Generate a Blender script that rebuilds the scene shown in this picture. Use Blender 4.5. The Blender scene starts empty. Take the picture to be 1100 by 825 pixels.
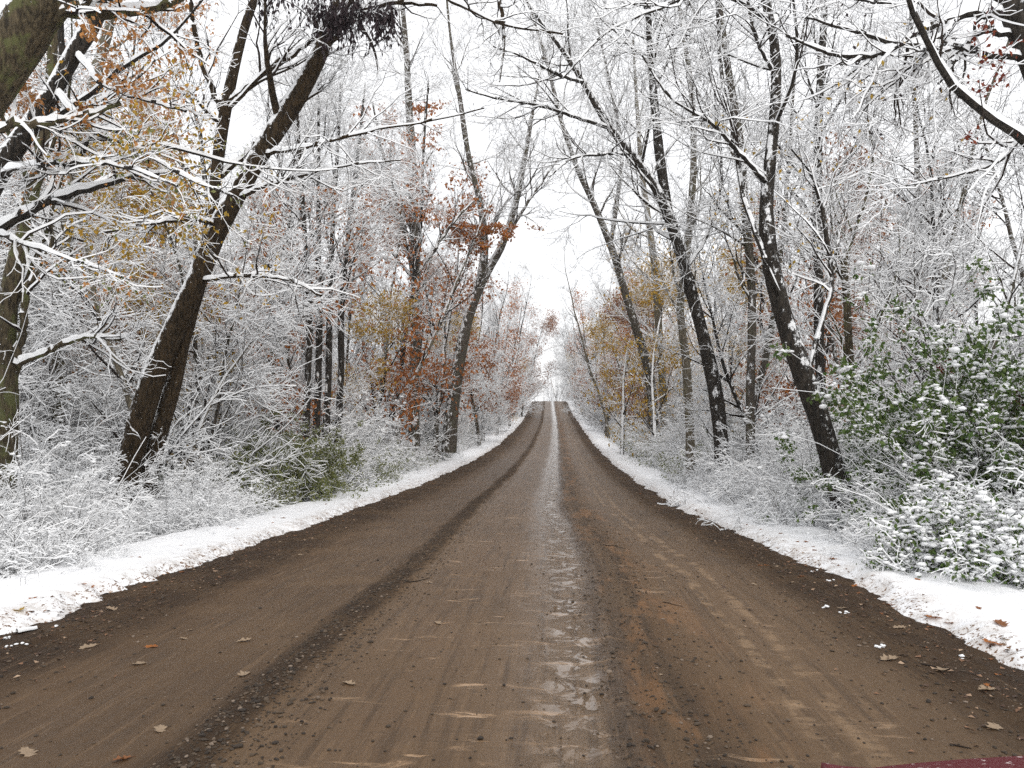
import bpy, math, random
import numpy as np
from mathutils import Vector, Euler

random.seed(7)
rng = np.random.default_rng(11)
SC = bpy.context.scene
COL = SC.collection

# ------------------------------------------------------------------ camera
F_PX, W_PX, H_PX = 863.0, 1100.0, 825.0
CAM_H = 1.5
YAW = math.atan(50 / F_PX)
PITCH = math.atan(42.5 / F_PX)
cd = bpy.data.cameras.new('camera')
cam = bpy.data.objects.new('camera', cd)
COL.objects.link(cam)
cam.location = (0, 0, CAM_H)
cam.rotation_euler = (math.radians(90) + PITCH, 0, YAW)
cd.sensor_width = 36
cd.lens = 36 * F_PX / W_PX
cd.clip_start = 0.05
cd.clip_end = 6000
SC.camera = cam
CR = np.array(Euler(cam.rotation_euler).to_matrix())


def at(px, py, Y):
    """world point on the ray of photo pixel (px, py) at depth y = Y"""
    v = CR @ np.array([(px - W_PX / 2) / F_PX, -(py - H_PX / 2) / F_PX, -1.0])
    return np.array([0, 0, CAM_H]) + v * (Y / v[1])


# ------------------------------------------------------------------ world and sun (overcast)
SUN_EL, SUN_ROT = math.radians(42), math.radians(150)
w = bpy.data.worlds.new('World')
SC.world = w
w.use_nodes = True
nt = w.node_tree
nt.nodes.clear()
sky = nt.nodes.new('ShaderNodeTexSky')
sky.sky_type = 'NISHITA'
sky.sun_disc = False
sky.sun_elevation = SUN_EL
sky.sun_rotation = SUN_ROT
sky.air_density = 1.0
sky.dust_density = 4.0
skm = nt.nodes.new('ShaderNodeVectorMath'); skm.operation = 'SCALE'
skm.inputs['Scale'].default_value = 0.10
ovc = nt.nodes.new('ShaderNodeMix'); ovc.data_type = 'RGBA'
ovc.inputs[0].default_value = 0.86          # closed cloud layer over the clear sky
ovc.inputs[7].default_value = (1.0, 1.0, 1.005, 1)
bg = nt.nodes.new('ShaderNodeBackground')
bg.inputs['Strength'].default_value = 1.05
wo = nt.nodes.new('ShaderNodeOutputWorld')
nt.links.new(sky.outputs[0], skm.inputs[0])
nt.links.new(skm.outputs[0], ovc.inputs[6])
nt.links.new(ovc.outputs[2], bg.inputs[0])
nt.links.new(bg.outputs[0], wo.inputs[0])

sd = bpy.data.lights.new('sun', 'SUN')
sd.energy = 0.7
sd.angle = math.radians(25)
sd.color = (1.0, 0.97, 0.92)
sun = bpy.data.objects.new('sun', sd)
COL.objects.link(sun)
sdir = Vector((math.sin(SUN_ROT) * math.cos(SUN_EL), math.cos(SUN_ROT) * math.cos(SUN_EL), math.sin(SUN_EL)))
sun.rotation_euler = sdir.to_track_quat('Z', 'Y').to_euler()

SC.view_settings.view_transform = 'Standard'
SC.view_settings.look = 'None'
SC.view_settings.gamma = 1
SC.view_settings.exposure = 0.47
SC.render.engine = 'CYCLES'
cy = SC.cycles
cy.max_bounces = 5
cy.diffuse_bounces = 3
cy.glossy_bounces = 2
cy.transmission_bounces = 3
cy.transparent_max_bounces = 4
cy.volume_bounces = 0
cy.use_denoising = False
cy.caustics_reflective = False
cy.caustics_refractive = False


# ------------------------------------------------------------------ materials
class NT:
    def __init__(s, name):
        s.m = bpy.data.materials.new(name)
        s.m.use_nodes = True
        s.t = s.m.node_tree
        s.b = s.t.nodes['Principled BSDF']

    def n(s, typ, **kw):
        nd = s.t.nodes.new(typ)
        for k, v in kw.items():
            if k.startswith('i_'):
                key = k[2:]
                nd.inputs[int(key) if key.isdigit() else key].default_value = v
            else:
                setattr(nd, k, v)
        return nd

    def l(s, a, b):
        s.t.links.new(a, b)

    def math(s, op, a, b=None, clamp=False):
        nd = s.n('ShaderNodeMath', operation=op, use_clamp=clamp)
        for i, v in enumerate((a, b)):
            if v is None: continue
            if isinstance(v, (int, float)): nd.inputs[i].default_value = v
            else: s.l(v, nd.inputs[i])
        return nd.outputs[0]

    def mix(s, f, a, b):
        nd = s.n('ShaderNodeMix', data_type='RGBA')
        for i, v in ((0, f), (6, a), (7, b)):
            if isinstance(v, (int, float)): nd.inputs[i].default_value = v
            elif isinstance(v, tuple): nd.inputs[i].default_value = v + (1,) if len(v) == 3 else v
            else: s.l(v, nd.inputs[i])
        return nd.outputs[2]

    def noise(s, vec, scale, detail=4, rough=0.6, dist=0.0):
        nd = s.n('ShaderNodeTexNoise')
        nd.inputs['Scale'].default_value = scale
        nd.inputs['Detail'].default_value = detail
        nd.inputs['Roughness'].default_value = rough
        nd.inputs['Distortion'].default_value = dist
        if vec is not None: s.l(vec, nd.inputs['Vector'])
        return nd.outputs['Fac']

    def ramp(s, f, stops, interp='LINEAR'):
        nd = s.n('ShaderNodeValToRGB')
        nd.color_ramp.interpolation = interp
        e = nd.color_ramp.elements
        while len(e) < len(stops): e.new(0.5)
        for k, (p, c) in enumerate(stops):
            e[k].position = p
            if isinstance(c, (int, float)): c = (c, c, c)
            e[k].color = tuple(c) + (1,)
        s.l(f, nd.inputs[0])
        return nd.outputs[0]

    def smooth(s, f, a, b):
        nd = s.n('ShaderNodeMapRange', interpolation_type='SMOOTHSTEP')
        nd.inputs[1].default_value = a; nd.inputs[2].default_value = b
        s.l(f, nd.inputs[0])
        return nd.outputs[0]

    def coord(s, kind='Object', scale=(1, 1, 1)):
        tc = s.n('ShaderNodeTexCoord')
        mp = s.n('ShaderNodeMapping')
        mp.inputs['Scale'].default_value = scale
        s.l(tc.outputs[kind], mp.inputs[0])
        return mp.outputs[0]

    def bump(s, h, strength, dist):
        nd = s.n('ShaderNodeBump')
        nd.inputs['Strength'].default_value = strength
        nd.inputs['Distance'].default_value = dist
        s.l(h, nd.inputs['Height'])
        s.l(nd.outputs[0], s.b.inputs['Normal'])


SNOW_C = (0.885, 0.895, 0.905)


def mat_snow(name='snow', litter=False):
    g = NT(name)
    co = g.coord()
    n1 = g.noise(co, 9, 5, 0.6)
    n2 = g.noise(co, 70, 3, 0.6)
    col = g.mix(n1, (0.86, 0.87, 0.89), (0.905, 0.91, 0.92))
    if litter:
        n3 = g.noise(co, 26, 4, 0.75)
        n4 = g.noise(co, 1.3, 3, 0.6)
        v = g.math('ADD', n3, g.math('MULTIPLY', n4, 0.25))
        ed = g.n('ShaderNodeAttribute', attribute_name='edge').outputs['Fac']
        nr = g.smooth(ed, 0.55, -.05)
        v = g.math('ADD', v, g.math('MULTIPLY', nr, .17))
        f = g.smooth(v, 0.83, 0.90)
        col = g.mix(g.math('MULTIPLY', g.math('MULTIPLY', nr, g.smooth(g.noise(co, 6, 5, .7), .42, .62)), .45), col, (0.36, .29, .22))
        col = g.mix(f, col, (0.16, 0.085, 0.04))
    g.l(col, g.b.inputs['Base Color'])
    g.b.inputs['Roughness'].default_value = 0.75
    g.b.inputs['Specular IOR Level'].default_value = 0.25
    g.bump(g.math('ADD', n1, g.math('MULTIPLY', n2, 0.35)), 0.35, 0.03)
    return g.m


def mat_simple_snow(name):
    g = NT(name)
    g.b.inputs['Base Color'].default_value = SNOW_C + (1,)
    g.b.inputs['Roughness'].default_value = 0.8
    g.b.inputs['Specular IOR Level'].default_value = 0.1
    return g.m


def mat_bark(name, dark, light, thr=0.42, amt=0.55, moss=0.0, scale=1.0):
    g = NT(name)
    co = g.coord('Object', (1, 1, 0.22))
    n1 = g.noise(co, 26 * scale, 6, 0.7, 0.4)
    co2 = g.coord('Object', (1, 1, 0.55))
    n2 = g.noise(co2, 3.2, 3, 0.6)
    col = g.mix(g.smooth(n1, 0.36, 0.66), dark, light)
    col = g.mix(g.math('MULTIPLY', n2, 0.5), col, tuple(c * 0.55 for c in dark))
    if moss:
        n5 = g.noise(co2, 5.0, 4, 0.65)
        col = g.mix(g.math('MULTIPLY', g.smooth(n5, 0.48, 0.62), moss), col, (0.11, 0.12, 0.045))
    # snow that stuck to the upper and wind-side faces
    geo = g.n('ShaderNodeNewGeometry')
    dt = g.n('ShaderNodeVectorMath', operation='DOT_PRODUCT')
    g.l(geo.outputs['Normal'], dt.inputs[0])
    dt.inputs[1].default_value = Vector((-0.12, -0.28, 0.95)).normalized()
    co3 = g.coord('Object', (1, 1, 0.7))
    n3 = g.noise(co3, 7.0, 5, 0.72)
    n4 = g.noise(co3, 38.0, 2, 0.6)
    v = g.math('ADD', dt.outputs['Value'], g.math('MULTIPLY', g.math('SUBTRACT', n3, 0.5), amt * 2))
    sn = g.smooth(v, thr, thr + 0.08)
    spk = g.smooth(g.math('ADD', n4, g.math('MULTIPLY', dt.outputs['Value'], 0.15)), 0.735, 0.76)
    sn = g.math('MAXIMUM', sn, spk)
    col = g.mix(sn, col, SNOW_C)
    g.l(col, g.b.inputs['Base Color'])
    g.b.inputs['Roughness'].default_value = 0.9
    g.b.inputs['Specular IOR Level'].default_value = 0.2
    g.bump(g.math('ADD', n1, g.math('MULTIPLY', sn, 0.6)), 0.9, 0.025)
    return g.m


def mat_twig(name, c):
    g = NT(name)
    oi = g.n('ShaderNodeObjectInfo')
    col = g.mix(oi.outputs['Random'], tuple(x * 0.7 for x in c), tuple(min(1, x * 1.4) for x in c))
    g.l(col, g.b.inputs['Base Color'])
    g.b.inputs['Roughness'].default_value = 0.9
    g.b.inputs['Specular IOR Level'].default_value = 0.15
    return g.m


def mat_leaf(name, a, b, rough=0.6):
    g = NT(name)
    geo = g.n('ShaderNodeNewGeometry')
    col = g.mix(geo.outputs['Random Per Island'], a, b)
    g.l(col, g.b.inputs['Base Color'])
    g.b.inputs['Roughness'].default_value = rough
    g.b.inputs['Specular IOR Level'].default_value = 0.3
    tr = g.n('ShaderNodeBsdfTranslucent')
    g.l(col, tr.inputs[0])
    mx = g.n('ShaderNodeMixShader')
    mx.inputs[0].default_value = 0.3
    g.l(g.b.outputs[0], mx.inputs[1]); g.l(tr.outputs[0], mx.inputs[2])
    g.l(mx.outputs[0], g.t.nodes['Material Output'].inputs[0])
    return g.m


M = {}
M['snow'] = mat_snow('ground_snow', True)
M['clump'] = mat_simple_snow('settled_snow')
M['bark_brown'] = mat_bark('brown_bark', (0.016, 0.011, 0.006), (0.075, 0.050, 0.026), 0.44, 0.4)
M['bark_dark'] = mat_bark('dark_bark', (0.016, 0.014, 0.012), (0.07, 0.058, 0.046), 0.34, 0.6)
M['bark_moss'] = mat_bark('mossy_bark', (0.03, 0.024, 0.016), (0.14, 0.11, 0.065), 0.45, 0.42, 0.7)
M['bark_pale'] = mat_bark('pale_bark', (0.10, 0.085, 0.065), (0.27, 0.23, 0.17), 0.40, 0.55, 0.25)
M['bark_grey'] = mat_bark('grey_bark', (0.045, 0.038, 0.032), (0.15, 0.125, 0.10), 0.36, 0.6, 0.2)
M['twig'] = mat_twig('twig_bark', (0.028, 0.021, 0.017))
M['twig_grey'] = mat_twig('grey_twig_bark', (0.05, 0.040, 0.032))
M['leaf_rust'] = mat_leaf('rust_leaves', (0.47, 0.165, 0.035), (0.31, 0.115, 0.035))
M['leaf_brown'] = mat_leaf('brown_leaves', (0.36, 0.15, 0.055), (0.20, 0.085, 0.04))
M['leaf_yellow'] = mat_leaf('yellow_leaves', (0.52, 0.30, 0.03), (0.36, 0.25, 0.04))
M['leaf_orange'] = mat_leaf('orange_leaves', (0.50, 0.22, 0.06), (0.38, 0.20, 0.08))
M['leaf_green'] = mat_leaf('green_leaves', (0.06, 0.115, 0.024), (0.12, 0.165, 0.045))
M['leaf_olive'] = mat_leaf('olive_leaves', (0.13, 0.16, 0.05), (0.24, 0.24, 0.09))
M['leaf_dark'] = mat_leaf('withered_leaves', (0.02, 0.014, 0.018), (0.05, 0.032, 0.035))
M['leaf_red'] = mat_leaf('dark_red_leaves', (0.13, 0.022, 0.014), (0.22, 0.05, 0.02))
M['leaf_tan'] = mat_leaf('tan_leaves', (0.50, 0.40, 0.29), (0.30, 0.20, 0.12))


# ------------------------------------------------------------------ noise, profile
def vnoise(x, y, seed=0):
    xi = np.floor(x).astype(np.int64); yi = np.floor(y).astype(np.int64)
    xf = x - xi; yf = y - yi
    u = xf * xf * (3 - 2 * xf); v = yf * yf * (3 - 2 * yf)

    def h(a, b):
        n = (a * 374761393 + b * 668265263 + seed * 1442695041) & 0xffffffff
        n = ((n ^ (n >> 13)) * 1274126177) & 0xffffffff
        return ((n ^ (n >> 16)) & 0xffff) / 65535.0
    return (h(xi, yi) * (1 - u) + h(xi + 1, yi) * u) * (1 - v) + (h(xi, yi + 1) * (1 - u) + h(xi + 1, yi + 1) * u) * v


def fbm(x, y, seed=0, oct=4):
    s = 0; a = 0.5; t = 0
    for k in range(oct):
        s = s + a * vnoise(x * 2 ** k + 17.3 * k, y * 2 ** k - 9.1 * k, seed + k); t += a; a *= 0.5
    return s / t


PY = np.array([-40, 0, 5, 9, 18, 28, 41, 58, 82, 104, 126, 148, 162, 172, 184, 215, 300, 420, 4000.])
PZ = np.array([0, 0, 0, -.08, -.33, -.43, -.40, -.05, .85, 1.9, 3.2, 4.9, 5.95, 6.3, 6.15, 5.2, 3.2, 2.0, 2.0])
_fy = np.linspace(-40, 420, 2300)
_fz = np.interp(_fy, PY, PZ)
_k = np.hanning(41); _k /= _k.sum()
_fz = np.convolve(np.pad(_fz, 20, mode='edge'), _k, mode='valid')
CY = np.array([-40, 9, 18, 58, 100, 172, 190, 230, 300, 420]); CX = np.array([-.62, -.62, -.88, -.90, -1.1, -2.0, -3.0, -14.0, -50.0, -120.0])


def prof(y): return np.interp(y, _fy, _fz)
def cen(y): return np.interp(y, CY, CX)


HALF = 3.58


def ground_z(x, y):
    """top of the snow"""
    x = np.asarray(x, float); y = np.asarray(y, float)
    side = np.where(x > cen(y), 1, -1)
    e = (fbm(y * 0.8, side * 3.0, 5, 3) - .5) * 0.34 + (fbm(y * 5.0 + x * 2, side * 3.0 + x * 2.0, 8, 3) - .5) * 0.30
    t = np.abs(x - cen(y)) - HALF + e
    ss = lambda a, b, v: (lambda q: q * q * (3 - 2 * q))(np.clip((v - a) / (b - a), 0, 1))
    z = prof(y) - 0.09 + 0.155 * ss(-0.22, 0.16, t)
    z = z + (fbm(x * 7, y * 7, 3, 3) - .5) * 0.05 + (fbm(x * 1.5, y * 1.5, 4, 2) - .5) * 0.06 * ss(0.2, 1.0, t)
    z = z - 0.22 * ss(1.0, 2.2, t) + 0.28 * ss(2.6, 6.0, t)
    far = ss(4, 40, t)
    z = z + (fbm(x * 0.08, y * 0.08, 6, 3) - .5) * 1.6 * far
    return z


# ------------------------------------------------------------------ mesh building
class MB:
    def __init__(s):
        s.v = []; s.q = []; s.qm = []; s.t = []; s.tm = []; s.n = 0

    def add(s, v, q=None, qm=0, t=None, tm=0):
        v = np.asarray(v, np.float32).reshape(-1, 3)
        if q is not None and len(q):
            q = np.asarray(q, np.int32).reshape(-1, 4) + s.n
            s.q.append(q); s.qm.append(np.broadcast_to(np.asarray(qm, np.int32), (len(q),)).copy())
        if t is not None and len(t):
            t = np.asarray(t, np.int32).reshape(-1, 3) + s.n
            s.t.append(t); s.tm.append(np.broadcast_to(np.asarray(tm, np.int32), (len(t),)).copy())
        s.v.append(v); s.n += len(v)

    def tube(s, pts, rad, S=4, snow=0.0, mb=0, ms=1, thr=0.12, limb=False):
        """pts (N,P,3), rad (N,P); the snow lies on the upper side as thickness"""
        pts = np.asarray(pts, float); rad = np.asarray(rad, float)
        if pts.ndim == 2: pts = pts[None]; rad = rad[None]
        N, P, _ = pts.shape
        T = np.empty_like(pts)
        T[:, 1:-1] = pts[:, 2:] - pts[:, :-2]; T[:, 0] = pts[:, 1] - pts[:, 0]; T[:, -1] = pts[:, -1] - pts[:, -2]
        T /= np.linalg.norm(T, axis=2, keepdims=True) + 1e-9
        ref = np.array([-0.10, -0.22, 0.97])
        side = np.cross(T, ref)
        side /= np.linalg.norm(side, axis=2, keepdims=True) + 1e-6
        up = np.cross(side, T)
        hz = np.sqrt(np.clip(1 - T[..., 2] ** 2, 0, 1))
        th = np.arange(S) * 2 * math.pi / S
        c = np.cos(th); sn = np.sin(th)
        ring = rad[..., None, None] * (c[None, None, :, None] * side[:, :, None] + sn[None, None, :, None] * up[:, :, None])
        snw = np.asarray(snow, float)
        if snw.ndim == 1: snw = snw[:, None]
        sh = snw * (0.22 + 0.78 * hz) * np.ones((N, P))
        if limb:
            thr = 0.55
            un = vnoise(np.arange(N * P) * .9, np.zeros(N * P), 91).reshape(N, P)
            un = .6 * un + .4 * vnoise(np.arange(N * P) * .37, np.ones(N * P), 92).reshape(N, P)
            sh = np.minimum(sh, rad * .75 + .007) * np.clip((hz - .35) / .5, 0, 1) * (.25 + 1.1 * un)
            sh = sh * np.clip((un - .33) / .16, 0, 1)
            gap = un < .33
        ring = ring + (sh[..., None] * np.clip(sn, 0, 1)[None, None])[..., None] * up[:, :, None]
        V = pts[:, :, None] + ring
        base = (np.arange(N) * P * S)[:, None, None] + (np.arange(P - 1) * S)[None, :, None]
        k = np.arange(S)[None, None]; k2 = (np.arange(S) + 1) % S
        k2 = k2[None, None]
        q = np.stack([base + k, base + k2, base + S + k2, base + S + k], -1).reshape(-1, 4)
        mid = np.sin(th + math.pi / S)
        m = np.where((mid[None, None] > 0.25) & (snw.reshape(-1, 1, 1) > 0) & (hz[:, :-1, None] > thr), ms, mb)
        if limb: m = np.where(gap[:, :-1, None], mb, m)
        m = np.broadcast_to(m, (N, P - 1, S)).reshape(-1)
        s.add(V.reshape(-1, 3), q, m)

    def leaves(s, p, size, m=0, droop=0.3, narrow=0.5, r=None):
        """folded pointed leaves at p (N,3)"""
        r = r or rng
        N = len(p)
        if N == 0: return
        d = r.normal(size=(N, 3)); d[:, 2] -= droop * 3
        d /= np.linalg.norm(d, axis=1, keepdims=True)
        a = r.normal(size=(N, 3)); sd_ = np.cross(d, a); sd_ /= np.linalg.norm(sd_, axis=1, keepdims=True)
        nn = np.cross(sd_, d)
        L = size * r.uniform(0.6, 1.3, (N, 1)); Wd = L * narrow * 0.5
        v = np.stack([p, p + d * L * .45 + sd_ * Wd + nn * Wd * .35, p + d * L, p + d * L * .45 - sd_ * Wd + nn * Wd * .35], 1)
        b = (np.arange(N) * 4)[:, None]
        s.add(v.reshape(-1, 3), t=np.concatenate([b + [0, 1, 2], b + [0, 2, 3]], 1).reshape(-1, 3), tm=m)

    def blobs(s, p, rad, m=0, flat=0.7, r=None):
        r = r or rng
        V, Fc = ICO
        N = len(p)
        if N == 0: return
        rad = np.broadcast_to(np.asarray(rad, float).reshape(-1, 1), (N, 1))
        sc = np.stack([r.uniform(.7, 1.5, N), r.uniform(.7, 1.5, N), r.uniform(.5, 1., N) * flat], 1) * rad
        an = r.uniform(0, 6.28, N); ca = np.cos(an)[:, None]; sa = np.sin(an)[:, None]
        w_ = V[None] * (1 + r.uniform(-.22, .22, (N, len(V), 1))) * sc[:, None]
        x = w_[..., 0] * ca - w_[..., 1] * sa; y = w_[..., 0] * sa + w_[..., 1] * ca
        w_ = np.stack([x, y, w_[..., 2]], -1) + p[:, None]
        f = (Fc[None] + (np.arange(N) * len(V))[:, None, None]).reshape(-1, 3)
        s.add(w_.reshape(-1, 3), t=f, tm=m)

    def mesh(s, name, mats, smooth=False):
        me = bpy.data.meshes.new(name)
        v = np.concatenate(s.v) if s.v else np.zeros((0, 3), np.float32)
        q = np.concatenate(s.q) if s.q else np.zeros((0, 4), np.int32)
        t = np.concatenate(s.t) if s.t else np.zeros((0, 3), np.int32)
        mi = np.concatenate(([*s.qm] if s.qm else []) + ([*s.tm] if s.tm else []))
        me.vertices.add(len(v)); me.vertices.foreach_set('co', v.ravel())
        loops = np.concatenate([q.ravel(), t.ravel()]).astype(np.int32)
        me.loops.add(len(loops)); me.loops.foreach_set('vertex_index', loops)
        tot = np.concatenate([np.full(len(q), 4), np.full(len(t), 3)]).astype(np.int32)
        st = np.concatenate([[0], np.cumsum(tot)[:-1]]).astype(np.int32)
        me.polygons.add(len(tot)); me.polygons.foreach_set('loop_start', st)
        try: me.polygons.foreach_set('loop_total', tot)
        except Exception: pass
        me.polygons.foreach_set('material_index', mi.astype(np.int32))
        for m in mats: me.materials.append(m)
        me.update(calc_edges=True)
        if smooth: me.shade_smooth()
        else: me.shade_flat()
        return me

    def build(s, name, mats, parent=None, smooth=False):
        o = bpy.data.objects.new(name, s.mesh(name, mats, smooth))
        COL.objects.link(o)
        if parent is not None: o.parent = parent
        return o


def _ico():
    p = (1 + 5 ** .5) / 2
    v = np.array([(-1, p, 0), (1, p, 0), (-1, -p, 0), (1, -p, 0), (0, -1, p), (0, 1, p), (0, -1, -p), (0, 1, -p), (p, 0, -1), (p, 0, 1), (-p, 0, -1), (-p, 0, 1)], float)
    v /= np.linalg.norm(v[0])
    f = np.array([(0, 11, 5), (0, 5, 1), (0, 1, 7), (0, 7, 10), (0, 10, 11), (1, 5, 9), (5, 11, 4), (11, 10, 2), (10, 7, 6), (7, 1, 8), (3, 9, 4), (3, 4, 2), (3, 2, 6), (3, 6, 8), (3, 8, 9), (4, 9, 5), (2, 4, 11), (6, 2, 10), (8, 6, 7), (9, 8, 1)])
    return v, f


ICO = _ico()


def tag(o, label=None, cat=None, group=None, kind=None):
    if label: o['label'] = label
    if cat: o['category'] = cat
    if group: o['group'] = group
    if kind: o['kind'] = kind
    return o


def empty(name, loc=(0, 0, 0), label=None, cat=None, group=None):
    o = bpy.data.objects.new(name, None)
    o.empty_display_size = 0.3
    COL.objects.link(o)
    o.location = [float(c) for c in loc]
    return tag(o, label, cat, group)


def copy_tree(o, parent=None):
    c = o.copy(); COL.objects.link(c)
    if parent is not None: c.parent = parent
    for ch in KIDS.get(o.name, []):
        k = ch.copy(); COL.objects.link(k); k.parent = c
    return c


KIDS = {}


def kid(root, o):
    KIDS.setdefault(root.name, []).append(o)
    return o


# ------------------------------------------------------------------ growth
def resample(pts, P):
    pts = np.asarray(pts, float)
    d = np.concatenate([[0], np.cumsum(np.linalg.norm(np.diff(pts[:, :3], axis=0), axis=1))])
    # Catmull-Rom on the control points, then even spacing
    ext = np.vstack([2 * pts[0] - pts[1], pts, 2 * pts[-1] - pts[-2]])
    out = []
    for i in range(len(pts) - 1):
        p0, p1, p2, p3 = ext[i:i + 4]
        for u in np.linspace(0, 1, 8, endpoint=False):
            out.append(0.5 * ((2 * p1) + (-p0 + p2) * u + (2 * p0 - 5 * p1 + 4 * p2 - p3) * u * u + (-p0 + 3 * p1 - 3 * p2 + p3) * u ** 3))
    out.append(pts[-1]); out = np.array(out)
    d = np.concatenate([[0], np.cumsum(np.linalg.norm(np.diff(out[:, :3], axis=0), axis=1))])
    s_ = np.linspace(0, d[-1], P)
    return np.stack([np.interp(s_, d, out[:, k]) for k in range(out.shape[1])], 1)


def grow(r, pts, rad, n, t0, t1, ang, length, P, up=0.1, wig=0.12, rf=0.6, lenpow=0.6, rmin=0.003, tip=0.15, dirbias=None):
    """children of polylines: pts (N,Pp,3). length = (min,max) in metres"""
    N, Pp, _ = pts.shape
    cnt = r.poisson(n, N) if n < 6 else np.full(N, int(n))
    idx = np.repeat(np.arange(N), cnt)
    K = len(idx)
    if K == 0: return np.zeros((0, P, 3)), np.zeros((0, P))
    t = r.uniform(t0, t1, K)
    f = t * (Pp - 1); i0 = np.minimum(f.astype(int), Pp - 2); fr = (f - i0)[:, None]
    A = pts[idx, i0]; B = pts[idx, i0 + 1]
    p = A * (1 - fr) + B * fr
    T = B - A; T /= np.linalg.norm(T, axis=1, keepdims=True) + 1e-9
    rr = rad[idx, i0] * (1 - fr[:, 0]) + rad[idx, i0 + 1] * fr[:, 0]
    a = np.radians(r.uniform(ang[0], ang[1], K))[:, None]
    v = r.normal(size=(K, 3)); v -= (v * T).sum(1, keepdims=True) * T
    v /= np.linalg.norm(v, axis=1, keepdims=True) + 1e-9
    d = np.cos(a) * T + np.sin(a) * v
    if dirbias is not None: d = d + np.asarray(dirbias); d /= np.linalg.norm(d, axis=1, keepdims=True)
    L = r.uniform(length[0], length[1], K) * (1 - 0.65 * np.clip((t - t0) / (t1 - t0 + 1e-6), 0, 1) ** (1 / max(lenpow, .01)))
    r0 = np.clip(np.minimum(rr * rf, rr * .95), rmin, None)
    out = np.empty((K, P, 3)); out[:, 0] = p
    seg = (L / (P - 1))[:, None]
    for k in range(1, P):
        out[:, k] = out[:, k - 1] + d * seg
        d = d + r.normal(size=(K, 3)) * wig
        d[:, 2] += up
        d /= np.linalg.norm(d, axis=1, keepdims=True)
    R = r0[:, None] * np.linspace(1, tip, P)[None]
    R = np.maximum(R, rmin * 0.55)
    return out, R


def snow_for(rad, heavy):
    r0 = rad[:, 0]
    return np.clip(r0 * 0.6 + 0.0062, 0.005, 0.05) * heavy


def crown_from(r, mbt, P1, R1, spec, heavy, twigmat=(0, 1)):
    """adds successive levels of branches to the MB; returns the last level's points"""
    pts, rad = P1, R1
    last = None
    levels = []
    for lv in spec:
        pts, rad = grow(r, pts, rad, **{k: v for k, v in lv.items() if k not in ('S', 'both')})
        if len(pts) == 0: break
        mbt.tube(pts, rad, lv.get('S', 4), snow_for(rad, heavy) * r.uniform(0.5, 1.3, len(pts)), twigmat[0], twigmat[1])
        levels.append((pts, rad))
    return levels


def pick(r, pts, n, spread=0.05):
    """n random points on the outer half of the given polylines"""
    N, P, _ = pts.shape
    i = r.integers(0, N, n); k = r.integers(P // 2, P, n)
    return pts[i, k] + r.normal(size=(n, 3)) * spread


# ================================================================== THE SETTING
def grid(xs, ys, zf):
    X, Y = np.meshgrid(xs, ys)
    Z = zf(X, Y)
    V = np.stack([X, Y, Z], -1).reshape(-1, 3)
    nx, ny = len(xs), len(ys)
    i = (np.arange(ny - 1) * nx)[:, None] + np.arange(nx - 1)[None]
    q = np.stack([i, i + 1, i + nx + 1, i + nx], -1).reshape(-1, 4)
    return V, q


def yrows(y0, step, ymax):
    ys = [y0]
    while ys[-1] < ymax: ys.append(ys[-1] + max(step * abs(ys[-1]), step * 2.6))
    return np.array(ys)


mb = MB()
ft = np.concatenate([np.arange(-0.6, 1.6, 0.035), np.arange(1.6, 4, 0.12), np.arange(4, 12, .5), 12 * 1.12 ** np.arange(0, 32), [700, 1100, 2000]])
relx = np.concatenate([-(HALF + ft)[::-1], np.linspace(-HALF + .62, HALF - .62, 10), HALF + ft])
ys = np.concatenate([np.linspace(-40, 2.2, 60), yrows(2.3, 0.008, 330), [360, 420, 520, 700, 1000, 1500, 2400]])
RX, YY = np.meshgrid(relx, ys)
XX = RX + cen(YY)
ZZ = ground_z(XX, YY)
nx, ny = len(relx), len(ys)
ii = (np.arange(ny - 1) * nx)[:, None] + np.arange(nx - 1)[None]
q = np.stack([ii, ii + 1, ii + nx + 1, ii + nx], -1).reshape(-1, 4)
mb.add(np.stack([XX, YY, ZZ], -1).reshape(-1, 3), q)
gr_o = mb.build('ground', [M['snow']], smooth=True)
tag(gr_o, kind='structure')
ge = gr_o.data.attributes.new('edge', 'FLOAT', 'POINT')
ge.data.foreach_set('value', (np.abs(RX) - HALF).astype(np.float32).ravel())


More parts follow.
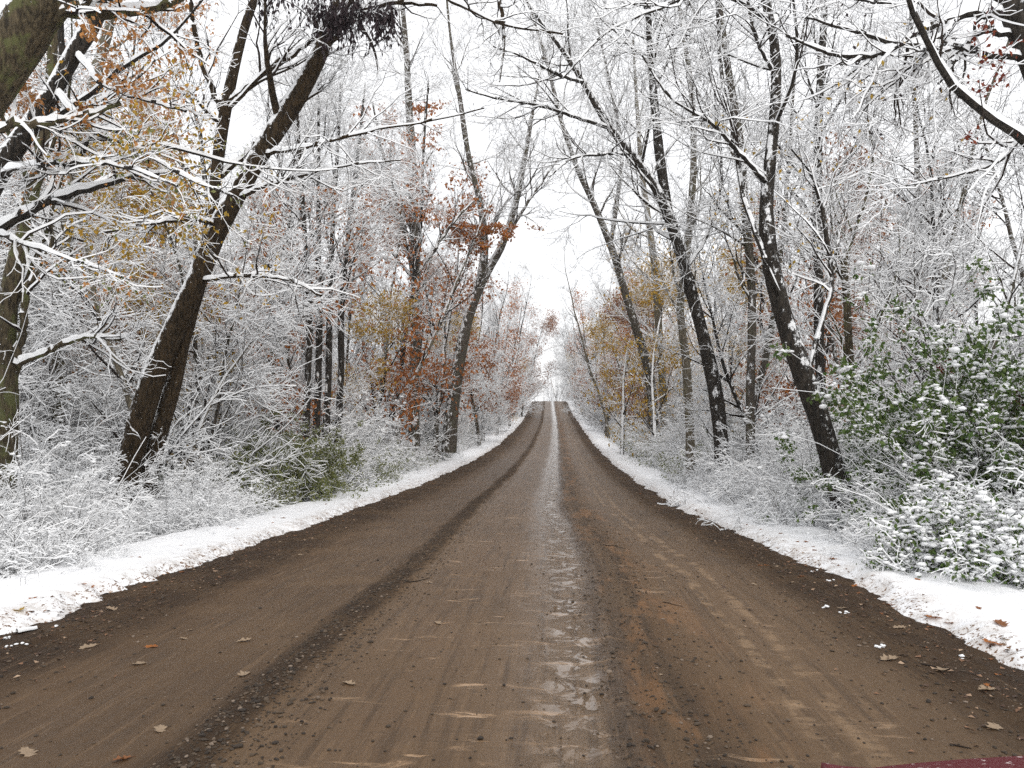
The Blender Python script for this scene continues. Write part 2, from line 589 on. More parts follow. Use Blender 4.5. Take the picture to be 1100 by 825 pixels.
def road_h(u, y):
    """height of ruts, ridges and washboard; u = metres from the camera's line (x)"""
    g = lambda c, s: np.exp(-((u - c) / s) ** 2)
    n = fbm(u * 10, y * 2.2, 21, 4) - .5
    n2 = fbm(u * 22, y * 16, 23, 3) - .5
    wob = (fbm(y * .35, u * 0, 31, 2) - .5) * .16
    uu = u + wob
    g2 = lambda c, s: np.exp(-((uu - c) / s) ** 2)
    z = -0.00045 * (u + .6) ** 2 * 9
    z = z + 0.030 * g2(-1.62, .13) * (1 + 1.3 * n) + .012 * g2(-1.30, .07)
    z = z - 0.012 * g2(-2.4, .45) - 0.012 * g2(-.95, .30)
    z = z - 0.022 * g2(0.08, .22)
    z = z + 0.020 * g2(.36, .05) + 0.026 * g2(.58, .045) + .014 * g2(.74, .06) - .01 * g2(.47, .05)
    z = z - 0.012 * g2(1.5, .4)
    z = z + 0.022 * g2(2.55, .30) * (1 + 1.5 * n) + 0.022 * g2(-3.7, .35) * (1 + 1.5 * n)
    wb = np.sin(2 * np.pi * (y / .58 + (fbm(u * 1.4, y * .6, 33, 2) - .5) * 1.4))
    z = z + 0.0055 * wb * (g(-.85, .38) + .22 * g(0.1, .2)) * (0.3 + 1.3 * fbm(u, y * .35, 35, 2))
    calm = 1 - .85 * g2(.08, .20) - .35 * g(-.85, .5)
    z = z + (n * 0.010 + n2 * 0.006) * calm
    lug = np.sin(2 * np.pi * u / .055) * .0022 * (g2(-1.42, .14) + g2(-.35, .12) + g2(1.25, .16) + g2(.30, .12))
    return z + lug


rx = np.arange(-HALF - .45, HALF + .46, 0.03)
ys = np.concatenate([np.linspace(-40, 2.0, 40), yrows(2.1, 0.0055, 300)])
RX, YY = np.meshgrid(rx, ys)
XX = RX + cen(YY)
ZZ = prof(YY) + 0.012 + road_h(RX - .62, YY)
nx, ny = len(rx), len(ys)
ii = (np.arange(ny - 1) * nx)[:, None] + np.arange(nx - 1)[None]
q = np.stack([ii, ii + 1, ii + nx + 1, ii + nx], -1).reshape(-1, 4)
mb = MB(); mb.add(np.stack([XX, YY, ZZ], -1).reshape(-1, 3), q)
uvx = (RX - .62).astype(np.float32)


def mat_road():
    g = NT('wet_dirt_road')
    at_ = g.n('ShaderNodeAttribute', attribute_name='across')
    u = at_.outputs['Fac']
    co = g.coord()
    wig = g.math('MULTIPLY', g.math('SUBTRACT', g.noise(g.coord('Object', (1, .25, 1)), 1.6, 3), .5), .34)
    uu = g.math('ADD', u, wig)
    f = g.math('DIVIDE', g.math('ADD', uu, 4.3), 7.6)       # 0..1 across
    P = lambda x: (x + 4.3) / 7.6
    base, dark, pale, wet, clay = (0.118, 0.084, 0.054), (0.050, 0.034, 0.021), (0.170, 0.130, 0.092), (0.150, 0.118, 0.088), (0.185, 0.120, 0.066)
    col = g.ramp(f, [(P(-4.2), (0.042, 0.028, 0.018)), (P(-3.35), dark), (P(-3.0), (0.085, .060, .038)), (P(-2.3), (0.088, .062, .038)), (P(-1.84), (0.08, .056, .034)),
                     (P(-1.72), (0.046, .031, .019)), (P(-1.54), (0.052, .036, .023)), (P(-1.44), (0.128, .096, .066)), (P(-.9), (0.125, 0.092, 0.064)),
                     (P(-.15), (0.135, .104, .076)), (P(-.02), wet), (P(.18), wet), (P(.26), (0.085, .062, .042)), (P(.42), (0.075, .053, .034)), (P(.52), (0.14, .104, .07)), (P(.66), (0.075, .053, .034)),
                     (P(.74), (0.125, .085, .05)), (P(1.1), (0.12, .086, .054)), (P(1.5), (0.135, .10, .068)), (P(2.05), (0.10, .073, .047)), (P(2.35), dark), (P(2.95), (0.044, .029, .018))])
    # long streaks dragged by tyres
    st = g.noise(g.coord('Object', (1, .035, 1)), 13, 5, .65)
    col = g.mix(g.math('MULTIPLY', g.smooth(st, .48, .62), .55), col, tuple(c * .46 for c in base))
    st2 = g.noise(g.coord('Object', (1, .05, 1)), 34, 3, .6)
    col = g.mix(g.math('MULTIPLY', g.smooth(st2, .54, .66), .35), col, tuple(c * 1.25 for c in pale))
    # blotches
    bl = g.noise(co, 1.1, 5, .65)
    col = g.mix(g.math('MULTIPLY', g.smooth(bl, .42, .68), .45), col, (0.16, .118, .076))
    bl2 = g.noise(co, .55, 4, .6)
    col = g.mix(g.math('MULTIPLY', g.smooth(bl2, .45, .62), .35), col, (0.075, .053, .033))
    gr = g.noise(co, 55, 5, .8)
    col = g.mix(g.math('MULTIPLY', g.smooth(gr, .54, .68), .38), col, (0.032, .022, .014))
    gr3 = g.noise(co, 120, 3, .8)
    col = g.mix(g.math('MULTIPLY', g.smooth(gr3, .60, .70), .3), col, (0.24, .19, .14))
    # washboard: pale clay pans across the middle, orange clay right of the ridge
    cy_ = g.coord('Object', (.9, 1, 1))
    pan = g.noise(g.coord('Object', (1.5, 7.5, 1)), 1.0, 7, .68, .7)
    win = g.ramp(f, [(P(-1.35), 0), (P(-1.1), 1), (P(-.45), 1), (P(-.25), .35), (P(-.0), .9), (P(.3), .4), (P(.5), 0.2), (P(.6), .8), (P(.95), .7), (P(1.15), .1), (P(1.25), .55), (P(1.6), .5), (P(1.8), 0)])
    pm = g.math('MULTIPLY', g.smooth(pan, .555, .66), win)
    col = g.mix(pm, col, g.mix(g.noise(co, 3, 2), (0.27, .19, .125), (0.36, .30, .24)))
    dbl = g.ramp(f, [(P(1.22), 0), (P(1.25), 1), (P(1.31), 1), (P(1.34), 0), (P(1.44), 0), (P(1.47), .9), (P(1.53), .9), (P(1.56), 0)])
    brk = g.noise(g.coord('Object', (2, 2.6, 1)), 1.5, 5, .7)
    col = g.mix(g.math('MULTIPLY', g.math('MULTIPLY', dbl, g.smooth(brk, .46, .58)), .6), col, (0.30, .24, .18))
    cl = g.noise(g.coord('Object', (1, .22, 1)), 3.1, 4, .65)
    wc = g.ramp(f, [(P(.3), 0), (P(.45), .8), (P(.7), 1), (P(.95), .6), (P(1.2), 0)])
    col = g.mix(g.math('MULTIPLY', g.smooth(cl, .50, .62), wc), col, (0.215, .135, .075))
    mu_ = g.n('ShaderNodeMix', data_type='RGBA', blend_type='MULTIPLY')
    mu_.inputs[0].default_value = 1.0
    g.l(col, mu_.inputs[6]); mu_.inputs[7].default_value = (1.04, .85, .64, 1)
    col = mu_.outputs[2]
    g.l(col, g.b.inputs['Base Color'])
    # wetness
    wr = g.ramp(f, [(P(-4.2), .95), (P(-3.3), .85), (P(-2.6), .52), (P(-1.85), .55), (P(-1.7), .9), (P(-1.5), .85), (P(-1.4), .50), (P(-.4), .50), (P(-.16), .34), (P(-.05), .13), (P(.16), .13), (P(.30), .55), (P(.7), .66), (P(1.1), .52), (P(2.0), .58), (P(2.3), .88), (P(2.95), .95)])
    pud = g.noise(g.coord('Object', (2.6, 2.2, 1)), 2.2, 6, .68, .9)
    wp = g.ramp(f, [(P(-.5), 0), (P(-.2), .45), (P(-.03), 1), (P(.18), 1), (P(.32), .35), (P(.45), 0)])
    pf = g.math('MULTIPLY', g.smooth(pud, .38, .56), wp)
    rn = g.math('ADD', wr, g.math('MULTIPLY', g.math('SUBTRACT', gr, .5), .5))
    rg = g.mix(pf, rn, (.07, .07, .07))
    rg = g.mix(g.math('MULTIPLY', pm, .75), rg, (.16, .16, .16))
    g.l(rg, g.b.inputs['Roughness'])
    g.l(g.mix(g.ramp(f, [(P(-.35), 0), (P(-.05), 1), (P(.22), 1), (P(.5), 0)]), (.30, .30, .30), (.5, .5, .5)), g.b.inputs['Specular IOR Level'])
    rough_h = g.math('ADD', g.math('MULTIPLY', gr, .8), g.math('MULTIPLY', g.noise(co, 18, 4, .7), 1.2))
    keep = g.math('SUBTRACT', 1.0, g.math('MULTIPLY', g.math('MAXIMUM', pf, pm), .93))
    loose = g.ramp(f, [(P(-3.4), 1), (P(-3.0), .35), (P(-1.85), .3), (P(-1.7), 1), (P(-1.55), 1), (P(-1.44), .4), (P(.2), .35), (P(.32), .9), (P(.75), .8), (P(1), .4), (P(2), .4), (P(2.35), 1)])
    g.bump(g.math('MULTIPLY', g.math('MULTIPLY', rough_h, keep), loose), 1.0, 0.035)
    return g.m


M['road'] = mat_road()
road = mb.build('road', [M['road']], smooth=True)
tag(road, kind='structure')
att = road.data.attributes.new('across', 'FLOAT', 'POINT')
att.data.foreach_set('value', uvx.ravel())


def road_z(x, y):
    return float(prof(y) + .012 + road_h(np.array([x - cen(y) - .62]), np.array([y]))[0])


# ------------------------------------------------------------------ hero trees
TW = [M['twig'], M['clump']]
SPEC_TALL = [dict(n=6, t0=.25, t1=1, ang=(25, 60), length=(1.0, 2.6), P=8, up=.04, wig=.22, rf=.55, S=4, rmin=.006),
             dict(n=6, t0=.15, t1=1, ang=(25, 65), length=(.5, 1.3), P=6, up=.02, wig=.26, rf=.6, S=4, rmin=.0042),
             dict(n=3, t0=.15, t1=1, ang=(25, 60), length=(.25, .6), P=4, up=.02, wig=.28, rf=.7, S=4, rmin=.0034)]


def pline(rows, Y=None):
    """rows (px, py, width_px[, Y]) -> points, radii in metres"""
    out = []
    for rw in rows:
        y = rw[3] if len(rw) > 3 else Y
        out.append(list(at(rw[0], rw[1], y)) + [rw[2] / 2 * y / F_PX])
    return np.array(out)


def hero_tree(name, label, cat, stems, limbs=(), bark='bark_dark', seed=1, heavy=1.0, limb_spec=None, spec=None, leaves=None, Y=14, group=None, nlimb=14, t0=.35):
    r = np.random.default_rng(seed)
    first = pline(stems[0], Y)
    root = empty(name, (first[0, 0], first[0, 1], float(ground_z(first[0, 0], first[0, 1]))), label, cat, group)
    org = np.array(root.location)
    allp = []
    for st in stems:
        c = resample(pline(st, Y), 40)
        p, rd = c[:, :3] - org, c[:, 3]
        # wobble and a base flare
        p = p + (np.stack([fbm(np.arange(40) * .35, np.full(40, seed * 1.7 + k), 50 + k, 2) - .5 for k in range(3)], 1)) * rd[:, None] * .35
        rd = rd * (1 + .10 * (fbm(np.arange(40) * .8, np.full(40, seed * 3.1), 60, 2) - .5) * 2)
        if st is stems[0] or abs(p[0, 2]) < 1.0:
            hgt = p[:, 2] - p[0, 2]
            rd = rd * (1 + .2 * np.exp(-hgt / .25))
            p[0, 2] -= 0.35
        m_ = MB(); m_.tube(p[None], rd[None], 14, 0.0, 0, 0)
        m_.build('trunk', [M[bark]], root, smooth=True)
        allp.append((p, rd))
    mt = MB()
    P1s, R1s = [], []
    for lb in limbs:
        c = resample(pline(lb, Y), 26)
        p, rd = c[:, :3] - org, c[:, 3]
        p = p + r.normal(size=p.shape) * rd[:, None] * .25
        m_ = MB(); m_.tube(p[None], rd[None], 8, .06 * heavy, 0, 1, limb=True)
        m_.build('limb', [M[bark], M['clump']], root)
        P1s.append(p[None]); R1s.append(rd[None])
    P1e = None
    for p, rd in allp:
        ls = dict(n=nlimb, t0=t0, t1=1, ang=(25, 70), length=(1.5, 4.2), P=14, up=.05, wig=.09, rf=.42, rmin=.012)
        if limb_spec: ls.update(limb_spec)
        q_, w_ = grow(r, p[None], rd[None], **ls)
        mt.tube(q_, w_, 6, snow_for(w_, heavy), 2, 1, limb=True)
        P1s.append(q_); R1s.append(w_)
    last = None
    for q_, w_ in zip(P1s, R1s):
        sp = spec or SPEC_TALL
        if q_.shape[0] == 1 and len(limbs): sp = [dict(sp[0], n=11)] + sp[1:]
        lv = crown_from(r, mt, q_, w_, sp, heavy)
        if lv: last = lv[-1][0] if last is None else np.concatenate([last, lv[-1][0]])
    if mt.n: mt.build('crown', TW + [M[bark]], root)
    if leaves and last is not None:
        for (n, mat, size, box) in leaves:
            L_ = last.reshape(-1, 3) + org
            # keep the points whose photo direction falls in the wanted area
            if box is not None:
                x0, y0, x1, y1 = box
                d = (L_ - np.array([0, 0, CAM_H])) @ CR
                px = W_PX / 2 + d[:, 0] / -d[:, 2] * F_PX; py = H_PX / 2 - d[:, 1] / -d[:, 2] * F_PX
                L_ = L_[(px > x0) & (px < x1) & (py > y0) & (py < y1)]
            if len(L_) == 0: continue
            k = r.integers(0, len(L_), n)
            lm = MB(); lm.leaves(L_[k] - org + r.normal(size=(n, 3)) * .04, size, 0, .35, .62, r)
            lm.build('leaves', [M[mat]], root)
    return root, org


def extra(root, mb_, name, mats, smooth=False):
    return mb_.build(name, mats, root, smooth)


SPEC_LIGHT = [dict(SPEC_TALL[0], n=5, length=(.7, 1.9)), dict(SPEC_TALL[1], n=4, length=(.4, 1.0)), dict(SPEC_TALL[2], n=3, length=(.2, .5))]
SPEC_THIN = [dict(SPEC_TALL[0], n=4, length=(.5, 1.3), rmin=.004), dict(SPEC_TALL[1], n=3.5, length=(.3, .7), rmin=.003), dict(SPEC_TALL[2], n=2, length=(.12, .35), rmin=.0025)]
SPEC_DARK = [dict(SPEC_TALL[0], n=6, rmin=.009, length=(1.2, 3.0), wig=.15), dict(SPEC_TALL[1], n=4.5, rmin=.0068, length=(.6, 1.6), wig=.18), dict(SPEC_TALL[2], n=2.4, rmin=.0055, length=(.3, .9), wig=.2)]
# left: the big dark twin-stemmed tree
h1, o1 = hero_tree('leaning_tree', 'big dark brown leaning tree with two stems rising from one base left of the road', 'tree',
    [[(127, 566, 30), (136, 510, 28), (145, 474, 27), (154, 440, 26), (164, 406, 26), (179, 372, 25), (194, 338, 24), (210, 304, 23), (223, 270, 23), (239, 235, 23), (271, 178, 22), (308, 122, 22), (338, 68, 20), (352, 34, 19), (364, 5, 17), (392, -45, 14), (430, -110, 10), (460, -210, 5)],
     [(151, 566, 21, 14.3), (166, 485, 18, 14.3), (183, 425, 17, 14.3), (200, 355, 15, 14.3), (219, 285, 14, 14.3), (230, 205, 13, 14.2), (242, 120, 13, 14), (257, 50, 11, 14), (276, -10, 9, 14), (290, -90, 7, 14), (300, -190, 4, 14)]],
    [[(330, 78, 10), (352, 45, 10), (372, 22, 11), (400, 8, 8), (430, 2, 6), (470, 6, 3)],
     [(245, 110, 8, 14), (275, 85, 6, 13.8), (310, 62, 5, 13.6), (350, 30, 4, 13.3), (380, 0, 3, 13)],
     [(235, 190, 8, 14.2), (270, 160, 6, 14.4), (310, 118, 5, 14.6), (345, 95, 3, 14.8)],
     [(285, 165, 6), (340, 155, 4.5, 13), (400, 140, 3.5, 12.6), (470, 128, 2.5, 12.2), (520, 116, 1.5, 11.8)],
     [(255, 212, 6), (300, 195, 4.5, 13), (370, 178, 3, 12.6), (430, 172, 1.5, 12.2)],
     [(232, 240, 6), (200, 235, 6, 13), (160, 240, 4, 12.4), (110, 250, 3, 12)],
     [(215, 300, 5), (262, 296, 5, 13.4), (310, 300, 4, 13), (345, 318, 3, 12.8)],
     [(398, -55, 9), (450, -22, 7, 13), (500, 8, 5.5, 12.6), (550, 28, 4, 12.2), (605, 36, 2, 12)],
     [(425, -100, 8), (480, -66, 6, 13), (525, -25, 5, 12.6), (541, 30, 4, 12.4), (537, 88, 2, 12.2)],
     [(243, 130, 7, 14), (215, 60, 6, 13.8), (205, 0, 5, 13.6), (195, -60, 3, 13.4)]],
    bark='bark_brown', seed=3, heavy=.8, Y=14, nlimb=9, t0=.52, spec=SPEC_LIGHT,
    leaves=[(500, 'leaf_yellow', .08, (60, 180, 300, 330))])
# withered bunches hanging in the top of it
r = np.random.default_rng(5)
for (cx, cy0, n_, spread) in ((385, 2, 60, 24), (412, 8, 40, 10), (340, -6, 26, 9), (298, -14, 20, 9), (362, 10, 36, 12)):
    m_ = MB()
    c0 = at(cx, cy0, 13.1) - o1
    p0 = c0 + r.normal(size=(n_, 3)) * np.array([spread * .014, .12, .05])
    P_ = 6
    pts = np.empty((n_, P_, 3)); pts[:, 0] = p0
    d = r.normal(size=(n_, 3)) * .35; d[:, 2] -= 1; d /= np.linalg.norm(d, axis=1, keepdims=True)
    L_ = r.uniform(.15, .75, n_)[:, None] / (P_ - 1)
    for k in range(1, P_):
        pts[:, k] = pts[:, k - 1] + d * L_; d = d + r.normal(size=(n_, 3)) * .2; d[:, 2] -= .3; d /= np.linalg.norm(d, axis=1, keepdims=True)
    m_.tube(pts, np.full((n_, P_), .004), 3, 0, 0, 0)
    m_.leaves(pts[:, 1:].reshape(-1, 3), .12, 0, 1.2, .35, r)
    m_.leaves(pts[:, 2:].reshape(-1, 3), .10, 0, 1.2, .35, r)
    extra(h1, m_, 'withered_leaf_bunch', [M['leaf_dark']])

hero_tree('mossy_tree', 'thick mossy trunk leaning in at the top left corner', 'tree',
    [[(-215, 640, 74), (-200, 520, 66), (-165, 380, 62), (-105, 240, 60), (-50, 145, 58), (0, 72, 58), (45, 5, 54), (95, -70, 46), (150, -180, 34), (190, -320, 14)]],
    [[(20, 55, 16), (60, 20, 12), (110, -10, 9), (160, -50, 6)],
     [(-50, 145, 14), (10, 135, 10, 8.4), (70, 128, 8, 8.8), (130, 112, 5, 9)]],
    bark='bark_moss', seed=8, Y=8.3, nlimb=5, t0=.6, heavy=.7, spec=SPEC_THIN,
    leaves=[(900, 'leaf_orange', .06, (0, 0, 210, 130))])

hero_tree('curved_limb_tree', 'dark leaning tree at the left edge with long snow topped limb arching over the verge', 'tree',
    [[(-150, 610, 36), (-125, 470, 32), (-95, 370, 29), (-50, 275, 26), (0, 183, 23), (48, 112, 20), (83, 52, 19), (114, -5, 18), (150, -80, 13), (175, -190, 6)]],
    [[(-62, 290, 12), (0, 246, 12), (42, 220, 11), (90, 203, 9), (140, 190, 7), (182, 184, 4), (215, 178, 2)],
     [(60, 98, 9), (100, 140, 7, 9.6), (150, 160, 6, 9), (200, 190, 5, 8.6), (250, 210, 3, 8.4)],
     [(82, 55, 8), (110, 90, 6, 9.6), (150, 105, 5, 9.2), (200, 120, 3, 8.8)],
     [(0, 183, 9), (60, 175, 7, 9.2), (130, 178, 5, 8.6), (190, 200, 3, 8.2)],
     [(35, 132, 8), (68, 132, 7, 9.6), (92, 146, 6, 9.4), (82, 175, 5, 9.4), (40, 190, 5, 9.6)],
     [(-30, 240, 8), (30, 262, 6, 9.2), (90, 282, 4, 8.8), (140, 300, 3, 8.6)]],
    bark='bark_dark', seed=12, Y=10, nlimb=5, t0=.5, heavy=.85, spec=SPEC_THIN,
    leaves=[(520, 'leaf_yellow', .062, (50, 60, 235, 225)), (400, 'leaf_orange', .06, (20, 70, 210, 330)), (330, 'leaf_olive', .05, (60, 130, 280, 340))])

hero_tree('edge_tree', 'dark knotted tree standing upright at the left edge of the wood', 'tree',
    [[(2, 575, 25), (6, 500, 21), (9, 420, 20), (8, 345, 20), (16, 285, 20), (26, 245, 17), (40, 185, 14), (52, 110, 12), (58, 30, 10), (66, -60, 6)]],
    [[(10, 420, 10), (24, 360, 9), (28, 310, 8), (45, 285, 7), (56, 262, 5), (54, 240, 4)],
     [(16, 390, 9, 12), (45, 380, 7), (90, 362, 6), (130, 365, 4)]],
    bark='bark_moss', seed=14, Y=12, nlimb=8, heavy=.9, spec=SPEC_LIGHT)

hero_tree('pale_tree', 'pale grey slender tree behind the yellow leaves left of the dark leaning tree', 'tree',
    [[(58, 530, 15), (62, 420, 14), (66, 320, 14), (74, 230, 14), (88, 150, 13), (103, 80, 13), (120, 15, 11), (132, -60, 7), (140, -150, 3)]],
    [], bark='bark_pale', seed=15, Y=17, nlimb=14, t0=.3, heavy=1.1, leaves=[(1500, 'leaf_orange', .10, (20, 0, 240, 260))])

hero_tree('straight_tree', 'straight dark tree with rust leaves hanging about its middle left of the road', 'tree',
    [[(444, 475, 12), (446, 400, 11), (447, 330, 10.5), (445, 260, 11), (443, 190, 10), (440, 120, 8), (436, 50, 6), (430, -20, 4), (428, -70, 2)]],
    [[(446, 300, 5), (465, 270, 4), (490, 235, 3), (515, 210, 2)], [(444, 250, 5), (425, 210, 4), (410, 160, 3), (400, 110, 2)]],
    bark='bark_grey', seed=17, Y=37, nlimb=18, t0=.28, heavy=.4, spec=SPEC_DARK,
    leaves=[(4200, 'leaf_rust', .17, (375, 110, 530, 330))])

hero_tree('forked_tree', 'leaning dark tree that forks above the left verge in the middle distance', 'tree',
    [[(482, 478, 15), (487, 430, 14), (494, 385, 13), (502, 345, 12), (514, 308, 11), (520, 272, 9), (517, 225, 7), (503, 165, 6), (493, 100, 5), (484, 40, 3), (478, -20, 2)],
     [(508, 325, 10), (522, 295, 9), (540, 262, 8), (552, 225, 7), (562, 180, 6), (572, 120, 4), (584, 60, 2)]],
    [[(538, 265, 5), (556, 235, 4), (575, 205, 3), (600, 170, 2)]],
    bark='bark_grey', seed=18, Y=40, nlimb=18, t0=.4, heavy=.35, spec=SPEC_DARK,
    leaves=[(2200, 'leaf_rust', .16, (455, 240, 590, 410)), (200, 'leaf_yellow', .12, (500, 240, 600, 330))])

for k, (x0, lab) in enumerate(((331, 'leftmost'), (342, 'second from the left'), (353, 'third from the left'), (366, 'rightmost'))):
    hero_tree('thin_dark_tree', '%s of the four thin dark stems standing together behind the green bush' % lab, 'tree',
        [[(x0 - 3, 480, 8), (x0, 400, 7), (x0 + 1, 330, 7), (x0 + 4 * (k - 1), 250, 5), (x0 + 9 * (k - 1), 170, 4), (x0 + 13 * (k - 1), 90, 2)]], [],
        bark='bark_dark', seed=30 + k, Y=23 + k * .8, nlimb=14, t0=.3, heavy=1.0, leaves=[(200, 'leaf_rust', .12, (280, 200, 400, 370))], group='four thin dark stems behind the green bush')

# right side
hero_tree('leaning_tree', 'dark tree leaning left beside the right verge with snow speckled bark', 'tree',
    [[(914, 590, 27), (904, 535, 24), (884, 462, 22), (862, 400, 21), (842, 340, 19), (829, 285, 18), (823, 230, 15), (828, 170, 13), (833, 110, 11), (832, 50, 10), (820, -10, 9), (812, -90, 6), (808, -190, 3)]],
    [[(838, 325, 7), (822, 280, 6, 12.6), (800, 215, 6, 12.8), (790, 150, 5, 13), (775, 80, 4, 13), (770, 0, 3, 13)],
     [(866, 405, 6), (880, 355, 6, 13.2), (893, 310, 5, 13.4), (888, 250, 5, 13.4), (872, 190, 3, 13.4), (850, 160, 2, 13.4)],
     [(826, 200, 6), (800, 170, 5, 12.6), (760, 130, 4, 12.2), (720, 105, 3, 12), (690, 60, 2, 11.8)],
     [(832, 80, 5), (812, 40, 4, 12.8), (800, -20, 3, 12.6)],
     [(826, 20, 6), (770, -8, 5, 12.6), (710, 8, 4, 12.2), (650, 36, 3, 12), (605, 84, 2, 11.8)]],
    bark='bark_dark', seed=41, Y=13, nlimb=10, t0=.45, heavy=.7, leaves=[(90, 'leaf_yellow', .08, (760, 120, 900, 330))])

hero_tree('forked_tree', 'dark leaning tree right of the road whose crown forks over the road', 'tree',
    [[(777, 535, 18), (774, 470, 16), (767, 410, 15), (755, 360, 14), (742, 312, 13), (728, 262, 12), (713, 218, 12), (690, 180, 10), (655, 137, 9), (627, 88, 7), (602, 50, 6), (575, 15, 4), (548, -30, 2)],
     [(718, 235, 12, 22.2), (713, 200, 11, 22.2), (707, 150, 10, 22.2), (701, 90, 8, 22.2), (697, 30, 7, 22.2), (694, -40, 5, 22), (690, -120, 2, 22)]],
    [[(655, 137, 6), (615, 124, 5, 21.5), (575, 112, 4, 21), (535, 106, 3, 20.5), (500, 96, 2, 20)],
     [(627, 88, 5), (600, 80, 4, 21), (560, 60, 3, 20), (530, 50, 2, 20)],
     [(675, 165, 5), (650, 165, 4, 21), (615, 170, 3, 20.4), (590, 190, 2, 20)],
     [(702, 100, 5, 22), (720, 60, 4, 22), (750, 20, 3, 22)],
     [(736, 290, 5), (760, 250, 4, 22.3), (775, 190, 3, 22.6), (770, 120, 2, 23)]],
    bark='bark_dark', seed=42, Y=22, nlimb=18, t0=.42, heavy=.3, spec=SPEC_DARK)

hero_tree('slim_tree', 'slim tree leaning far out over the right side of the road beyond the forked one', 'tree',
    [[(703, 500, 12), (699, 415, 10), (686, 362, 9), (671, 312, 8), (656, 264, 8), (641, 226, 7), (620, 180, 6), (603, 130, 5), (588, 70, 4), (570, 10, 2)],
     [(656, 264, 5), (662, 220, 5), (668, 160, 4), (655, 90, 3), (640, 20, 2)]],
    [], bark='bark_grey', seed=43, Y=43, nlimb=18, t0=.4, heavy=.25, spec=SPEC_DARK)

for (nm, lab, st, Y, bk, sd_, lv) in (
    ('upright_tree', 'upright dark tree behind the leaning one on the right', [(884, 520, 11), (881, 400, 10), (879, 290, 10), (878, 190, 9), (881, 100, 8), (885, 20, 7), (888, -60, 4), (890, -130, 2)], 20, 'bark_dark', 51, None),
    ('short_tree', 'short knotted yellowish tree that forks low behind the right verge', [(917, 520, 9), (914, 430, 9), (912, 370, 8), (909, 310, 8), (907, 280, 7), (918, 250, 4), (932, 205, 3), (940, 150, 2)], 16, 'bark_moss', 52, [(50, 'leaf_yellow', .08, (850, 180, 960, 420))]),
    ('slender_tree', 'slender tree with fine upswept twigs against the sky far to the right', [(992, 440, 7), (989, 340, 6), (986, 240, 6), (984, 150, 5), (981, 80, 4), (978, 0, 2)], 27, 'bark_grey', 53, None),
    ('grey_tree', 'grey upright tree just left of the speckled leaning one', [(806, 520, 10), (806, 420, 9), (808, 320, 9), (800, 220, 9), (795, 150, 8), (780, 60, 7), (770, -20, 5), (762, -90, 2)], 21, 'bark_grey', 54, [(120, 'leaf_yellow', .09, (760, 200, 860, 340))]),
    ('curved_tree', 'gently curved grey tree just right of the one forking over the road', [(742, 500, 10), (738, 400, 9), (731, 330, 8), (738, 270, 8), (745, 180, 7), (742, 90, 6), (730, 10, 4), (722, -70, 2)], 25, 'bark_pale', 55, None),
    ('twin_tree', 'narrow pale tree between the slim leaning one and the forked one', [(716, 490, 9), (711, 400, 8), (706, 330, 8), (700, 260, 7), (690, 190, 6), (684, 110, 4), (680, 40, 2)], 42, 'bark_pale', 56, [(420, 'leaf_yellow', .12, (650, 240, 730, 350))]),
    ('upright_tree', 'grey upright tree directly left of the straight tree with rust leaves', [(418, 470, 6), (428, 410, 6), (437, 350, 5), (445, 300, 5), (452, 240, 4), (455, 160, 3), (460, 90, 2)], 36, 'bark_dark', 57, None)):
    hero_tree(nm, lab, 'tree', [st], [], bark=bk, seed=sd_, Y=Y, nlimb=20, t0=.25, heavy=.4, spec=SPEC_DARK, leaves=lv)

hero_tree('overhanging_tree', 'dark tree beyond the right edge whose snow lined limbs reach in across the top right', 'tree',
    [[(1215, 690, 44), (1200, 520, 38), (1180, 330, 34), (1150, 180, 32), (1118, 85, 30), (1096, 28, 27), (1078, -25, 22), (1060, -120, 12), (1050, -220, 5)]],
    [[(1125, 100, 13), (1100, 64, 11), (1060, 57, 9), (1010, 49, 9), (962, 46, 7), (915, 32, 5), (865, 18, 3)],
     [(1090, 15, 13), (1055, 12, 11), (1022, 20, 9), (990, 33, 9), (963, 50, 8), (930, 60, 7), (890, 56, 5), (845, 38, 3)],
     [(1105, 40, 9), (1055, 34, 7), (1030, 60, 5), (1008, 90, 3)],
     [(1030, 18, 7), (1000, 48, 6), (975, 74, 5), (948, 98, 3), (925, 120, 2)],
     [(1135, 130, 9), (1105, 135, 7), (1085, 162, 6), (1055, 180, 5), (1010, 192, 3), (970, 200, 2)],
     [(1090, 10, 8), (1050, -10, 6), (1000, -2, 5), (960, 4, 4), (900, -4, 3)]],
    bark='bark_dark', seed=61, Y=9, nlimb=4, t0=.5, heavy=.8,
    spec=[dict(SPEC_TALL[0], n=4, length=(.5, 1.4)), dict(SPEC_TALL[1], n=3, length=(.3, .8)), dict(SPEC_TALL[2], n=2, length=(.15, .4))],
    leaves=[(90, 'leaf_dark', .05, (850, 0, 1100, 230)), (40, 'leaf_yellow', .06, (850, 20, 1060, 200)), (120, 'leaf_red', .06, (1040, 20, 1100, 150))])


